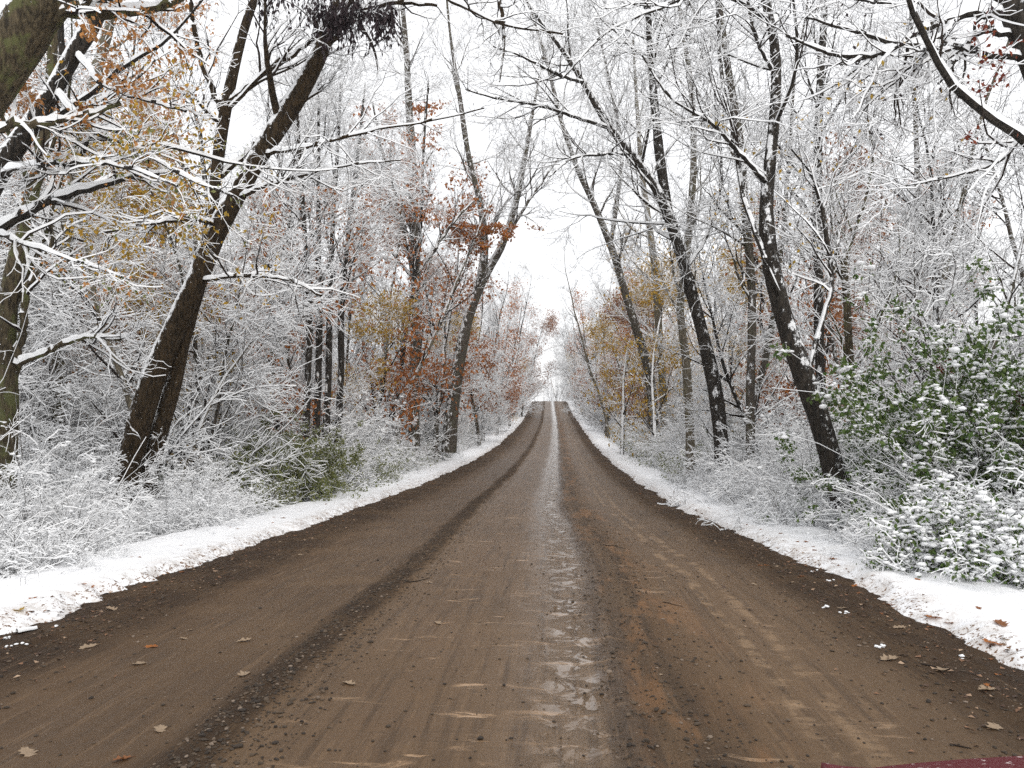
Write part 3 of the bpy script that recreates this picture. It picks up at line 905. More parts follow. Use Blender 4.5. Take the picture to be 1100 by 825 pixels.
# ------------------------------------------------------------------ prototypes of the wood
def proto_tree(seed, height, r0, lean, bark, heavy, nl1, n2, n3, n4, leafs=None, t0=.2, l1=(1.2, 3.2), up1=.06, tw=.0034, name='tree', stems=1, ang1=(25, 65)):
    r = np.random.default_rng(seed)
    mt, mc, ml = MB(), MB(), MB()
    lasts = []
    for s_ in range(stems):
        P_ = 16
        p = np.zeros((1, P_, 3)); d = np.array([lean * r.uniform(-1, 1) + (s_ * .35 * r.choice([-1, 1])), lean * r.uniform(-1, 1), 1.0]); d /= np.linalg.norm(d)
        hh = height * (1 if s_ == 0 else r.uniform(.6, .95))
        p[0, 0] = (r.uniform(-.15, .15) * s_, r.uniform(-.15, .15) * s_, -.4)
        for k in range(1, P_):
            p[0, k] = p[0, k - 1] + d * (hh + .4) / (P_ - 1)
            d = d + np.array([r.normal() * .07, r.normal() * .07, .02]); d /= np.linalg.norm(d)
        rr = r0 * (1 if s_ == 0 else .75) * (1 - np.linspace(0, 1, P_) ** 1.2 * .92)
        rr[0] *= 1.35; rr[1] *= 1.05
        mt.tube(p, rr[None], 9, 0, 0, 0)
        a, b = grow(r, p, rr[None], nl1, t0, .98, ang1, l1, 9, up=up1, wig=.11, rf=.45, rmin=.011)
        mc.tube(a, b, 5, snow_for(b, heavy), 0, 1, limb=heavy < 1)
        c, e = grow(r, a, b, n2, .12, 1, (25, 65), (.6, 1.6), 7, up=.02, wig=.24, rf=.6, rmin=.006)
        mc.tube(c, e, 4, snow_for(e, heavy) * r.uniform(.5, 1.3, len(c)), 0, 1)
        f, g_ = grow(r, c, e, n3, .1, 1, (25, 65), (.35, .9), 5, up=.01, wig=.28, rf=.7, rmin=.0045)
        mc.tube(f, g_, 4, snow_for(g_, heavy) * r.uniform(.5, 1.3, len(f)), 0, 1)
        if n4:
            h_, i_ = grow(r, f, g_, n4, .1, 1, (25, 60), (.2, .55), 4, up=0, wig=.3, rf=.8, rmin=tw)
            mc.tube(h_, i_, 4, snow_for(i_, heavy) * r.uniform(.4, 1.3, len(h_)), 0, 1)
        else: h_ = f
        lasts.append(f)
    me = [('trunk', mt.mesh(name + '_trunk', [M[bark]], True)), ('crown', mc.mesh(name + '_crown', TW))]
    if leafs:
        n, mat, size = leafs
        last = np.concatenate(lasts)
        # leaves in clumps
        cent = pick(r, last, max(8, n // 22), 0)
        k = r.integers(0, len(cent), n)
        ml.leaves(cent[k] + r.normal(size=(n, 3)) * .22, size, 0, .35, .6, r)
        me.append(('leaves', ml.mesh(name + '_leaves', [M[mat]])))
    return me


def make_proto(name, cat, meshes):
    root = empty(name, (0, -200, 0))
    root['category'] = cat
    for nm, me in meshes:
        o = bpy.data.objects.new(nm, me); COL.objects.link(o); o.parent = root
        KIDS.setdefault(root.name, []).append(o)
    return root


used = {}


def place(proto, x, y, rz, sc, label, group, sink=0.0, tilt=(0, 0)):
    if proto.name in used:
        o = copy_tree(proto)
    else:
        used[proto.name] = 1
        o = proto
    o.location = (float(x), float(y), float(ground_z(x, y)) - sink)
    o.rotation_euler = (tilt[0], tilt[1], rz)
    o.scale = (sc, sc, sc)
    o['label'] = label; o['group'] = group
    return o


TALL = [make_proto('tall_tree', 'tree', proto_tree(100 + k, h, rr * .85, .10, bk, .12, 24, 6.5, 4.5, 1.8, None, t0=.28, l1=(2.0, 5.0), up1=.10, tw=.0052))
        for k, (h, rr, bk) in enumerate(((19, .20, 'bark_dark'), (16, .15, 'bark_grey'), (21, .23, 'bark_dark'), (17, .14, 'bark_pale'), (14, .11, 'bark_grey')))]
FROST = [make_proto('frosted_tree', 'tree', proto_tree(200 + k, h, rr, .22, bk, 1.35, 24, 5.5, 4.5, 2, None, t0=.08, l1=(1.4, 3.6), up1=.0, tw=.0040, stems=st))
         for k, (h, rr, bk, st) in enumerate(((8, .07, 'bark_grey', 2), (10, .09, 'bark_dark', 1), (6.5, .055, 'bark_grey', 3), (9, .075, 'bark_pale', 2), (11.5, .10, 'bark_dark', 1), (5.2, .045, 'bark_grey', 3)))]
OAK = [make_proto('leafy_tree', 'tree', proto_tree(300 + k, h, rr, .15, 'bark_grey', .6, 20, 6, 4, 1, (n, mt_, sz), t0=.15, l1=(1.2, 3.0), up1=.02))
       for k, (h, rr, n, mt_, sz) in enumerate(((8, .08, 2600, 'leaf_rust', .13), (10, .10, 4200, 'leaf_brown', .13), (9, .08, 3400, 'leaf_yellow', .12), (11, .10, 3000, 'leaf_rust', .13), (8, .07, 3800, 'leaf_orange', .12)))]

placed = []


def free(x, y, dmin):
    for (a, b, c) in placed:
        if (a - x) ** 2 + (b - y) ** 2 < max(dmin, c) ** 2: return False
    return True


def scatter(kinds, n, ylo, yhi, xlo, xhi, dmin, labels, group, side, smin=.85, smax=1.15, ypow=1.0, wedge=.74, sink=0):
    c = 0; tries = 0
    while c < n and tries < n * 60:
        tries += 1
        y = ylo + (yhi - ylo) * random.random() ** ypow
        hi = min(xhi, y * wedge + 3)
        if hi <= xlo: continue
        x = xlo + (hi - xlo) * random.random()
        X = float(cen(y)) + side * (HALF + x)
        if not free(X, y, dmin): continue
        placed.append((X, y, dmin * .6))
        k = random.choice(kinds)
        place(k, X, y, random.uniform(0, 6.28), random.uniform(smin, smax), labels, group, sink)
        c += 1
    return c


for (px, Yd, k, sc_, lab, grp) in (
    (55, 19, 4, 1.25, 'tree with pale orange leaves high behind the mossy trunk on the left', 'orange leaved trees at the upper left'),
    (150, 22, 4, 1.35, 'tree with pale orange leaves high behind the mossy trunk on the left', 'orange leaved trees at the upper left'),
    (215, 20, 2, 1.0, 'yellow leaved young tree just right of the dark leaning one', None),
    (300, 24, 0, 1.05, 'rust leaved young tree behind the four thin dark stems', None),
    (405, 33, 0, 1.5, 'tall rust leaved tree beside the straight tree on the left', 'tall rust leaved trees on the left in the middle distance'),
    (470, 40, 3, 1.4, 'tall rust leaved tree beside the straight tree on the left', 'tall rust leaved trees on the left in the middle distance'),
    (515, 56, 1, 1.3, 'brown leaved tree beyond the forked one on the left', 'brown leaved trees beyond the forked tree'),
    (535, 72, 0, 1.4, 'brown leaved tree beyond the forked one on the left', 'brown leaved trees beyond the forked tree'),
    (548, 88, 3, 1.4, 'brown leaved tree beyond the forked one on the left', 'brown leaved trees beyond the forked tree'),
    (560, 112, 1, 1.5, 'brown leaved tree beyond the forked one on the left', 'brown leaved trees beyond the forked tree'),
    (668, 45, 2, 1.35, 'yellow leaved tree behind the slim leaning one on the right', 'yellow leaved trees right of the road'),
    (705, 38, 2, 1.3, 'yellow leaved tree behind the slim leaning one on the right', 'yellow leaved trees right of the road'),
    (650, 70, 1, 1.4, 'brown leaved tree on the right far up the road', 'brown leaved trees on the right far up the road'),
    (638, 95, 3, 1.4, 'brown leaved tree on the right far up the road', 'brown leaved trees on the right far up the road'),
    (800, 30, 2, 1.1, 'yellow leaved tree behind the speckled leaning one', None),
    (870, 36, 1, 1.35, 'brown leaved tree in the band of withered foliage at the upper right', 'brown leaved trees at the upper right'),
    (935, 38, 1, 1.35, 'brown leaved tree in the band of withered foliage at the upper right', 'brown leaved trees at the upper right'),
    (1000, 36, 3, 1.15, 'brown leaved tree in the band of withered foliage at the upper right', 'brown leaved trees at the upper right')):
    q_ = at(px, 450, Yd)
    placed.append((q_[0], Yd, 1.2))
    o = place(OAK[k], q_[0], Yd, random.uniform(0, 6.28), sc_, lab, grp or '')
    if not grp: del o['group']

for s, nm in ((-1, 'left'), (1, 'right')):
    # tall bare trees
    scatter(TALL, 16 if s < 0 else 11, 15, 45, 2.6, 22, 2.2, 'tall bare tree lined with snow in the near wood %s of the road' % nm, 'near tall trees %s of the road' % nm, s, ypow=.9)
    scatter(TALL, 26, 45, 120, 2.6, 26, 2.6, 'tall bare tree in the middle distance %s of the road' % nm, 'middle distance tall trees %s of the road' % nm, s)
    scatter(TALL, 22, 110, 200, 2.4, 22, 3, 'tall hazy bare tree far up the road on the %s' % nm, 'far tall trees %s of the road' % nm, s)
    # leaf-bearing young trees
    scatter(OAK if s < 0 else OAK[:2], 8 if s < 0 else 4, 22, 45, 4, 20, 2.5, 'young tree holding withered autumn leaves in the near wood %s of the road' % nm, 'leaf bearing young trees in the near wood %s' % nm, s)
    scatter(OAK, 20, 48, 140, 2.2, 9, 2.4, 'young tree with russet leaves beside the road in the distance on the %s' % nm, 'leaf bearing young trees far off on the %s' % nm, s)
    # frosted understory trees
    scatter(FROST, 20 if s < 0 else 11, 15.5 if s < 0 else 13.5, 27, 3.4, 18, 1.7, 'small tree thick with clinging snow in the near wood %s of the road' % nm, 'near snow laden small trees %s' % nm, s, .7 if s > 0 else .9, 1.0 if s > 0 else 1.25)
    scatter(FROST, 36 if s < 0 else 28, 22, 60, 2.6, 26, 1.9, 'small tree thick with clinging snow deeper in the wood %s of the road' % nm, 'middle snow laden small trees %s' % nm, s, .8 if s < 0 else .65, 1.3 if s < 0 else 1.0)
    scatter(FROST[1:5], 34, 55, 180, 1.3, 7, 2.0, 'small snow laden tree in the far wood %s of the road' % nm, 'far snow laden small trees %s' % nm, s, 1.1, 1.7)
    scatter(TALL, 16, 60, 180, 1.2, 4, 2.4, 'tall bare tree close beside the far verge on the %s' % nm, 'tall trees close to the far verge on the %s' % nm, s, .7, 1.0)

for i in range(36):
    y = random.uniform(205, 300); x = random.uniform(-4, 24)
    place(random.choice(TALL[1:4] + FROST[1:5]), x, y, random.uniform(0, 6.28), random.uniform(.8, 1.3), 'hazy tree closing the view beyond the crest of the road', 'trees beyond the crest of the road')

# ------------------------------------------------------------------ shrubs
def proto_shrub(seed, n, h, heavy, spread, n2, n3,  leafs=None, clumps=0, droop=-.10, clump_size=1.0):
    r = np.random.default_rng(seed)
    mc, ml, mk = MB(), MB(), MB()
    P_ = 8
    p = np.empty((n, P_, 3)); p[:, 0] = np.stack([r.normal(size=n) * spread * .35, r.normal(size=n) * spread * .35, np.full(n, -.08)], 1)
    az = r.uniform(0, 6.28, n); el = r.uniform(.45, 1.35, n)
    d = np.stack([np.cos(az) * np.cos(el) * spread, np.sin(az) * np.cos(el) * spread, np.sin(el)], 1); d /= np.linalg.norm(d, axis=1, keepdims=True)
    L_ = (h * r.uniform(.55, 1.2, n))[:, None] / (P_ - 1)
    for k in range(1, P_):
        p[:, k] = p[:, k - 1] + d * L_
        d = d + r.normal(size=(n, 3)) * .24; d[:, 2] += droop; d /= np.linalg.norm(d, axis=1, keepdims=True)
    p[:, 1:, 2] = np.maximum(p[:, 1:, 2], .03)
    R_ = r.uniform(.0035, .008, n)[:, None] * np.linspace(1, .4, P_)[None]
    mc.tube(p, R_, 4, np.full(n, .008) * heavy * r.uniform(.3, 1.2, n), 0, 1)
    a, b = grow(r, p, R_, n2, .15, 1, (25, 75), (.2, .55), 6, up=-.03, wig=.25, rf=.7, rmin=.0033)
    mc.tube(a, b, 4, np.full(len(a), .011) * heavy * r.uniform(.2, 1.4, len(a)), 0, 1)
    c, e = grow(r, a, b, n3, .1, 1, (25, 70), (.1, .3), 4, up=-.02, wig=.3, rf=.8, rmin=.0028)
    mc.tube(c, e, 4, np.full(len(c), .010) * heavy * r.uniform(.2, 1.4, len(c)), 0, 1)
    me = [('branches', mc.mesh('shrub_branches', [M['twig_grey'], M['clump']]))]
    if leafs:
        nl, mat, size = leafs
        k = r.integers(0, len(c), nl)
        pos = c[k, r.integers(0, 4, nl)] + r.normal(size=(nl, 3)) * .035
        ml.leaves(pos, size, 0, .3, .6, r)
        me.append(('leaves', ml.mesh('shrub_leaves', [M[mat]])))
    if clumps:
        allp = np.concatenate([a.reshape(-1, 3), c.reshape(-1, 3)])
        k = r.integers(0, len(allp), clumps)
        q_ = allp[k] + np.array([0, 0, .012])
        w_ = r.uniform(.008, .030, clumps) * np.where(r.random(clumps) < .25, 1.5, 1) * clump_size * (0.6 + .6 * np.clip(q_[:, 2] / h, 0, 1))
        mk.blobs(q_, w_, 0, .75, r)
        me.append(('snow_clumps', mk.mesh('shrub_snow', [M['clump']], True)))
    return me


SHRUB = [make_proto('snowy_shrub', 'shrub', proto_shrub(400 + k, n, h, 1.15, sp, n2, n3, None, cl))
         for k, (n, h, sp, n2, n3, cl) in enumerate(((70, 1.3, 1.0, 7, 4, 900), (90, 1.0, 1.3, 7, 4, 900), (60, 1.7, .9, 9, 4, 900), (80, .8, 1.4, 7, 4, 800), (60, 2.2, .7, 9, 4.5, 900)))]
OLIVE = [make_proto('green_shrub', 'shrub', proto_shrub(450 + k, n, h, .95, sp, n2, n3, (nl, mt_, sz), cl))
         for k, (n, h, sp, n2, n3, nl, mt_, sz, cl) in enumerate(((70, 1.5, 1.0, 8, 4, 5200, 'leaf_olive', .05, 900), (80, 1.1, 1.2, 8, 4, 3600, 'leaf_olive', .045, 900)))]

shr = []


def strip(side, y): return (.5 if side < 0 else .34) + min(1.0, max(0.0, (y - 9) * .024))


def reach(proto):
    me = KIDS[proto.name][0].data
    v = np.empty(len(me.vertices) * 3, np.float32); me.vertices.foreach_get('co', v); v = v.reshape(-1, 3)
    return float(np.percentile(np.hypot(v[:, 0], v[:, 1]), 96))


REACH = {}


def shrub_row(side, kinds, n, ylo, yhi, tlo, thi, label, group, smin=.8, smax=1.25, ypow=1.5):
    c = 0; tries = 0
    while c < n and tries < n * 40:
        tries += 1
        y = ylo + (yhi - ylo) * random.random() ** ypow
        t = random.uniform(tlo, thi)
        kd = random.choice(kinds); scl = random.uniform(smin, smax)
        if kd.name not in REACH: REACH[kd.name] = reach(kd)
        t = max(t, strip(side, y) + REACH[kd.name] * scl * random.uniform(.8, 1.15))
        X = float(cen(y)) + side * (HALF + t)
        dm = .5 + y * .006
        pxs = 600 + 863 * X / y
        if side < 0 and 235 < pxs < 395 and y < 22: continue
        if (850 < pxs < 965 and y < 13.2) or (abs(pxs - 145) < 42 and y < 14.5): continue
        if any((a - X) ** 2 + (b - y) ** 2 < dm * dm for a, b in shr): continue
        shr.append((X, y))
        place(kd, X, y, random.uniform(0, 6.28), scl, label, group)
        c += 1


# the named bushes first
def one_shrub(seed, x, y, name, label, args, cat='shrub', pull=.72):
    pr = make_proto(name, cat, proto_shrub(seed, **args))
    sd__ = -1 if x < 0 else 1
    tt = strip(sd__, y) + reach(pr) * 1.0
    tt = strip(sd__, y) + reach(pr) * pull
    x = float(cen(y)) + sd__ * max(abs(x - float(cen(y))), HALF + tt)
    o = place(pr, x, y, random.uniform(0, 6.28), 1.0, label, None)
    del o['group']
    shr.append((x, y))
    return o


p_ = at(335, 540, 17)
one_shrub(501, -6.8, 20.0, 'green_shrub', 'large olive green bush under snow on the left behind the verge, dark stems behind it', dict(n=110, h=2.7, heavy=.6, spread=.9, n2=7, n3=4, leafs=(38000, 'leaf_olive', .06), clumps=900), pull=.35)
one_shrub(502, -6.9, 17.6, 'green_shrub', 'smaller grey green bush just left of the large olive one', dict(n=80, h=1.5, heavy=.7, spread=1.0, n2=7, n3=4, leafs=(12000, 'leaf_olive', .055), clumps=700), pull=.5)
one_shrub(503, -6.1, 24.5, 'green_shrub', 'low yellowish green bush beside the left verge right of the large olive one', dict(n=80, h=1.2, heavy=.8, spread=1.2, n2=7, n3=4, leafs=(9000, 'leaf_olive', .055), clumps=900), pull=.6)
one_shrub(504, 5.6, 10.9, 'broadleaf_shrub', 'tall dark green leafy bush heaped with snow at the right edge', dict(n=110, h=2.9, heavy=1.0, spread=.55, n2=7, n3=4, leafs=(26000, 'leaf_green', .075), clumps=9500, droop=-.09, clump_size=1.35))
one_shrub(505, 5.7, 14.2, 'broadleaf_shrub', 'green leafy bush capped with snow just behind the leaning dark tree on the right', dict(n=100, h=2.2, heavy=1.0, spread=.6, n2=7, n3=4, leafs=(18000, 'leaf_green', .07), clumps=5200, droop=-.11, clump_size=1.2))
one_shrub(506, 4.2, 8.6, 'snowy_shrub', 'low bush bowed under thick snow at the edge of the right verge', dict(n=80, h=.85, heavy=1.2, spread=.8, n2=7, n3=4, leafs=(4500, 'leaf_green', .055), clumps=5200, droop=-.17, clump_size=1.25))
one_shrub(507, 6.35, 11.8, 'broadleaf_shrub', 'tallest green leafy bush at the far right with round leaves over the others', dict(n=100, h=4.3, heavy=1.0, spread=.5, n2=8, n3=4, leafs=(16000, 'leaf_green', .08), clumps=6500, droop=-.04, clump_size=1.3))
# dark red oak sprigs at the right edge
one_shrub(508, 6.55, 10.9, 'red_leaved_shrub', 'spindly oak sprout with dark red leaves above the green bushes at the right edge', dict(n=9, h=4.6, heavy=1.0, spread=.35, n2=5, n3=3, leafs=(1100, 'leaf_red', .12), clumps=0, droop=0.02), 'sapling')

shrub_row(-1, SHRUB, 30, 7.5, 20, 1.35, 3.2, 'low snow covered bramble bush along the near left verge', 'bramble bushes along the near left verge', .5, .8)
shrub_row(1, SHRUB, 40, 9.5, 24, 1.0, 3.0, 'snow covered bramble bush along the near right verge', 'bramble bushes along the near right verge', .75, 1.3)
shrub_row(-1, SHRUB + OLIVE, 60, 17, 62, 1.0, 4.0, 'snow dusted bush beside the left verge in the middle distance', 'middle distance bushes on the left verge', 1.0, 1.7, 1.2)
shrub_row(1, SHRUB + OLIVE[:1], 56, 19, 62, 1.0, 4.0, 'snow dusted bush beside the right verge in the middle distance', 'middle distance bushes on the right verge', 1.0, 1.7, 1.2)
shrub_row(-1, SHRUB, 26, 60, 190, 1.3, 4, 'snow dusted bush beside the far left verge', 'far bushes on the left verge', 1.2, 1.9, 1)
shrub_row(1, SHRUB, 26, 60, 190, 1.3, 4, 'snow dusted bush beside the far right verge', 'far bushes on the right verge', 1.2, 1.9, 1)
shrub_row(-1, SHRUB[2:], 26, 14, 40, 3.4, 12, 'taller snow covered bush inside the left wood', 'bushes inside the left wood', .9, 1.5, 1)
shrub_row(1, SHRUB[2:], 34, 10, 40, 2.4, 10, 'taller snow covered bush inside the right wood', 'bushes inside the right wood', 1.2, 2.0, 1)

for pr in TALL + FROST + OAK + SHRUB + OLIVE:      # a kind that was never drawn is not kept
    if pr.name not in used:
        for ch in KIDS[pr.name]: bpy.data.objects.remove(ch)
        bpy.data.objects.remove(pr)

# the tangle of low stems on the forest floor
r = np.random.default_rng(77)
N_ = 6500
y = 6 + 84 * r.random(N_) ** 1.25
sg = r.choice([-1, 1], N_)
hi = np.minimum(y * .74 + 3, 34)
lo = 2.2
lo = 1.45 + np.clip((y - 10) * .03, 0, 1.0)
t = lo + (np.maximum(hi - lo, .5)) * r.random(N_) ** .9
x = cen(y) + sg * (HALF + t)
pxs = 600 + 863 * x / y
hid = ((np.abs(pxs - 908) < 48) & (y < 13.3)) | ((np.abs(pxs - 140) < 42) & (y < 14.3) & (y > 9))
x, y, t = x[~hid], y[~hid], t[~hid]; N_ = len(x)
p = np.empty((N_, 7, 3)); p[:, 0] = np.stack([x, y, ground_z(x, y) - .05], 1)
az = r.uniform(0, 6.28, N_); el = r.uniform(.4, 1.45, N_)
d = np.stack([np.cos(az) * np.cos(el), np.sin(az) * np.cos(el), np.sin(el)], 1)
L_ = (r.uniform(.5, 1.7, N_) * np.where(r.random(N_) < .2, 2.0, 1) * np.clip(.35 + t * .2, .5, 1.2))[:, None] / 6
for k in range(1, 7):
    p[:, k] = p[:, k - 1] + d * L_; d = d + r.normal(size=(N_, 3)) * .15; d[:, 2] -= .07; d /= np.linalg.norm(d, axis=1, keepdims=True)
R_ = r.uniform(.004, .011, N_)[:, None] * np.linspace(1, .4, 7)[None]
mu = MB(); mu.tube(p, R_, 4, .012 * r.uniform(.1, 1.2, N_), 0, 1)
a, b = grow(r, p, R_, 5, .15, 1, (25, 75), (.25, .8), 6, up=-.02, wig=.26, rf=.7, rmin=.0038)
mu.tube(a, b, 4, np.full(len(a), .010) * r.uniform(.1, 1.3, len(a)), 0, 1)
c, e = grow(r, a, b, 1.6, .1, 1, (25, 70), (.15, .4), 3, up=-.02, wig=.2, rf=.8, rmin=.0034)
mu.tube(c, e, 4, np.full(len(c), .010) * r.uniform(.3, 1.2, len(c)), 0, 1)
tag(mu.build('undergrowth', [M['twig_grey'], M['clump']]), 'tangle of thin snow covered stems over the forest floor', 'undergrowth', kind='stuff')

# the distant wood that reads as one mass: stems and twigs, each standing on the ground
N_ = 620
y = r.uniform(30, 330, N_)
sg = r.choice([-1, 1], N_)
xl = np.where(y < 150, np.clip(26 - (y - 30) * .06, 18, 26), 14)
x = cen(y) + sg * (HALF + xl + r.random(N_) ** 1.2 * np.maximum(y * .75 - xl, 12))
fa = r.random(N_) < .16
y = np.where(fa, r.uniform(250, 330, N_), y); x = np.where(fa, r.uniform(-40, 45, N_), x)
hgt = r.uniform(9, 21, N_)
p = np.empty((N_, 6, 3)); p[:, 0] = np.stack([x, y, ground_z(x, y) - .3], 1)
d = np.stack([r.normal(size=N_) * .1, r.normal(size=N_) * .1, np.ones(N_)], 1)
for k in range(1, 6):
    p[:, k] = p[:, k - 1] + d * (hgt / 5)[:, None]; d = d + r.normal(size=(N_, 3)) * .07
R_ = r.uniform(.07, .2, N_)[:, None] * np.linspace(1, .12, 6)[None]
mu = MB(); mu.tube(p, R_, 5, 0, 0, 0)
a, b = grow(r, p, R_, 16, .1, 1, (25, 65), (1.5, 4.5), 5, up=.08, wig=.12, rf=.4, rmin=.014)
mu.tube(a, b, 4, snow_for(b, 1.5), 1, 2)
c, e = grow(r, a, b, 5, .1, 1, (25, 65), (.7, 2.2), 3, up=.03, wig=.15, rf=.6, rmin=.009)
mu.tube(c, e, 4, snow_for(e, 1.8), 1, 2)
f, g_ = grow(r, c, e, 2.2, .1, 1, (25, 65), (.5, 1.3), 3, up=.03, wig=.15, rf=.6, rmin=.008)
mu.tube(f, g_, 4, snow_for(g_, 1.8), 1, 2)
tag(mu.build('distant_wood', [M['bark_grey'], M['twig_grey'], M['clump']]), 'distant snowy wood behind the nearer trees on both sides', 'wood', kind='stuff')


# ------------------------------------------------------------------ loose dirt on the road
def mat_clod():
    g = NT('dirt_clods')
    geo = g.n('ShaderNodeNewGeometry')
    col = g.ramp(geo.outputs['Random Per Island'], [(0, (0.022, .015, .010)), (.6, (0.05, .035, .022)), (.9, (0.10, .07, .045)), (1, (0.22, .17, .13))])
    g.l(col, g.b.inputs['Base Color']); g.b.inputs['Roughness'].default_value = .85
    return g.m


def mat_bits():
    g = NT('leaf_bits')
    geo = g.n('ShaderNodeNewGeometry')
    col = g.ramp(geo.outputs['Random Per Island'], [(0, (0.03, .015, .010)), (.5, (0.09, .045, .022)), (.85, (0.20, .10, .05)), (1, (0.38, .27, .18))])
    g.l(col, g.b.inputs['Base Color']); g.b.inputs['Roughness'].default_value = .7
    return g.m


r = np.random.default_rng(90)
us, n_s, ysp = [], [], []
for c, s_, n in ((-1.58, .11, 5200), (-1.30, .06, 500), (.36, .07, 800), (.60, .10, 1300), (.86, .12, 500), (2.45, .30, 2600), (-3.6, .32, 2800), (-.6, 1.6, 1300), (1.4, .8, 500)):
    us.append(c + r.normal(size=n) * s_); ysp.append(3.0 * (30 / 3.0) ** (r.random(n) ** 1.1))
u = np.concatenate(us); y = np.concatenate(ysp)
u = u - (fbm(y * .35, u * 0, 31, 2) - .5) * .16
ok = (u > -4.3) & (u < 3.0); u = u[ok]; y = y[ok]
z = prof(y) + .012 + road_h(u, y)
sz = np.clip(np.exp(r.normal(size=len(u)) * .45) * .0055, .002, .016)
mg = MB(); mg.blobs(np.stack([u + .62 + cen(y), y, z + sz * .3], 1), sz, 0, .85, r)
tag(mg.build('loose_dirt', [mat_clod()]), 'loose crumbs of dark dirt and grit along the ruts of the road', 'dirt', kind='stuff')

n = 5200
sgn = r.choice([-1, 1], n)
u = np.where(sgn > 0, 2.62 + r.normal(size=n) * .35, -3.75 + r.normal(size=n) * .36)
y = 3.5 * (60 / 3.5) ** (r.random(n) ** .9)
ok = (u < 3.1) & (u > -4.35); u, y = u[ok], y[ok]
X_ = u + .62 + cen(y)
z = np.maximum(prof(y) + .012 + road_h(u, y), ground_z(X_, y)) + .004
mg = MB()
N2 = len(u); L_ = r.uniform(.008, .045, (N2, 1)); an = r.uniform(0, 6.28, N2)
dd = np.stack([np.cos(an), np.sin(an), r.uniform(-.1, .3, N2)], 1); ss_ = np.stack([-np.sin(an), np.cos(an), r.uniform(-.3, .3, N2)], 1)
p0 = np.stack([X_, y, z], 1)
wd = L_ * r.uniform(.15, .6, (N2, 1))
V = np.stack([p0, p0 + dd * L_ * .5 + ss_ * wd + [0, 0, .004], p0 + dd * L_, p0 + dd * L_ * .5 - ss_ * wd + [0, 0, .006]], 1).reshape(-1, 3)
b_ = (np.arange(N2) * 4)[:, None]
mg.add(V, t=np.concatenate([b_ + [0, 1, 2], b_ + [0, 2, 3]], 1).reshape(-1, 3))
tag(mg.build('leaf_litter', [mat_bits()]), 'shreds of dead leaves and bark along both edges of the road', 'litter', kind='stuff')


# ------------------------------------------------------------------ fallen leaves and sticks
def oak_leaf(seed, size):
    r = np.random.default_rng(seed)
    n = 34
    th = np.linspace(0, 2 * math.pi, n, endpoint=False)
    Lx = np.cos(th) * .5
    lob = 1 + .34 * np.cos(th * 9 + r.uniform(0, 1)) * np.abs(np.sin(th)) ** .5
    x = Lx * (1 + .1 * np.cos(th * 7)); yv = np.sin(th) * .27 * lob
    curl = r.uniform(.15, .9); tw_ = r.uniform(-.3, .3)
    def zed(x, y): return curl * (y * y) * 1.6 + .25 * curl * x * x + tw_ * x * y + .02 * np.sin(x * 9)
    ring = np.stack([x, yv, zed(x, yv)], 1); inner = np.stack([x * .45, yv * .4, zed(x * .45, yv * .4)], 1)
    V = np.concatenate([ring, inner, [[0, 0, 0]]]) * size
    V[:, 2] += .003
    q = [[i, (i + 1) % n, n + (i + 1) % n, n + i] for i in range(n)]
    t = [[n + i, n + (i + 1) % n, 2 * n] for i in range(n)]
    m_ = MB(); m_.add(V, q, 0, t, 0)
    st = np.array([[-.5, 0, .0], [-.62, .01, .01], [-.74, .04, .015]]) * size + [0, 0, .003]
    m_.tube(st[None], np.array([[.0014, .0013, .0012]]), 4, 0, 0, 0)
    return m_


leafmats = [M['leaf_tan'], M['leaf_brown'], M['leaf_rust'], M['leaf_yellow']]
leaf_protos = []
for k in range(9):
    o = oak_leaf(600 + k, .105).build('fallen_leaf', [leafmats[(0, 0, 1, 0, 2, 0, 1, 3, 0)[k]]], smooth=True)
    o['category'] = 'leaf'
    leaf_protos.append([o, False])


def put_leaf(k, x, y, sc, label, group, on_snow=False):
    pr = leaf_protos[k]
    o = pr[0].copy() if pr[1] else pr[0]
    if pr[1]: COL.objects.link(o)
    pr[1] = True
    z = max(road_z(x, y), float(ground_z(x, y)))
    o.location = (float(x), float(y), z + .002)
    o.rotation_euler = (random.uniform(-.15, .15), random.uniform(-.15, .15), random.uniform(0, 6.28))
    o.scale = (sc, sc, sc)
    o['label'] = label
    if group: o['group'] = group
    elif 'group' in o.keys(): del o['group']


def ground_at(px, py):
    """where the photo pixel meets the ground"""
    v = CR @ np.array([(px - W_PX / 2) / F_PX, -(py - H_PX / 2) / F_PX, -1.0]); v = v / v[1]
    for yy in np.arange(2, 80, .02):
        if CAM_H + v[2] * yy <= prof(yy) + .02: return v[0] * yy, yy
    return v[0] * 80, 80


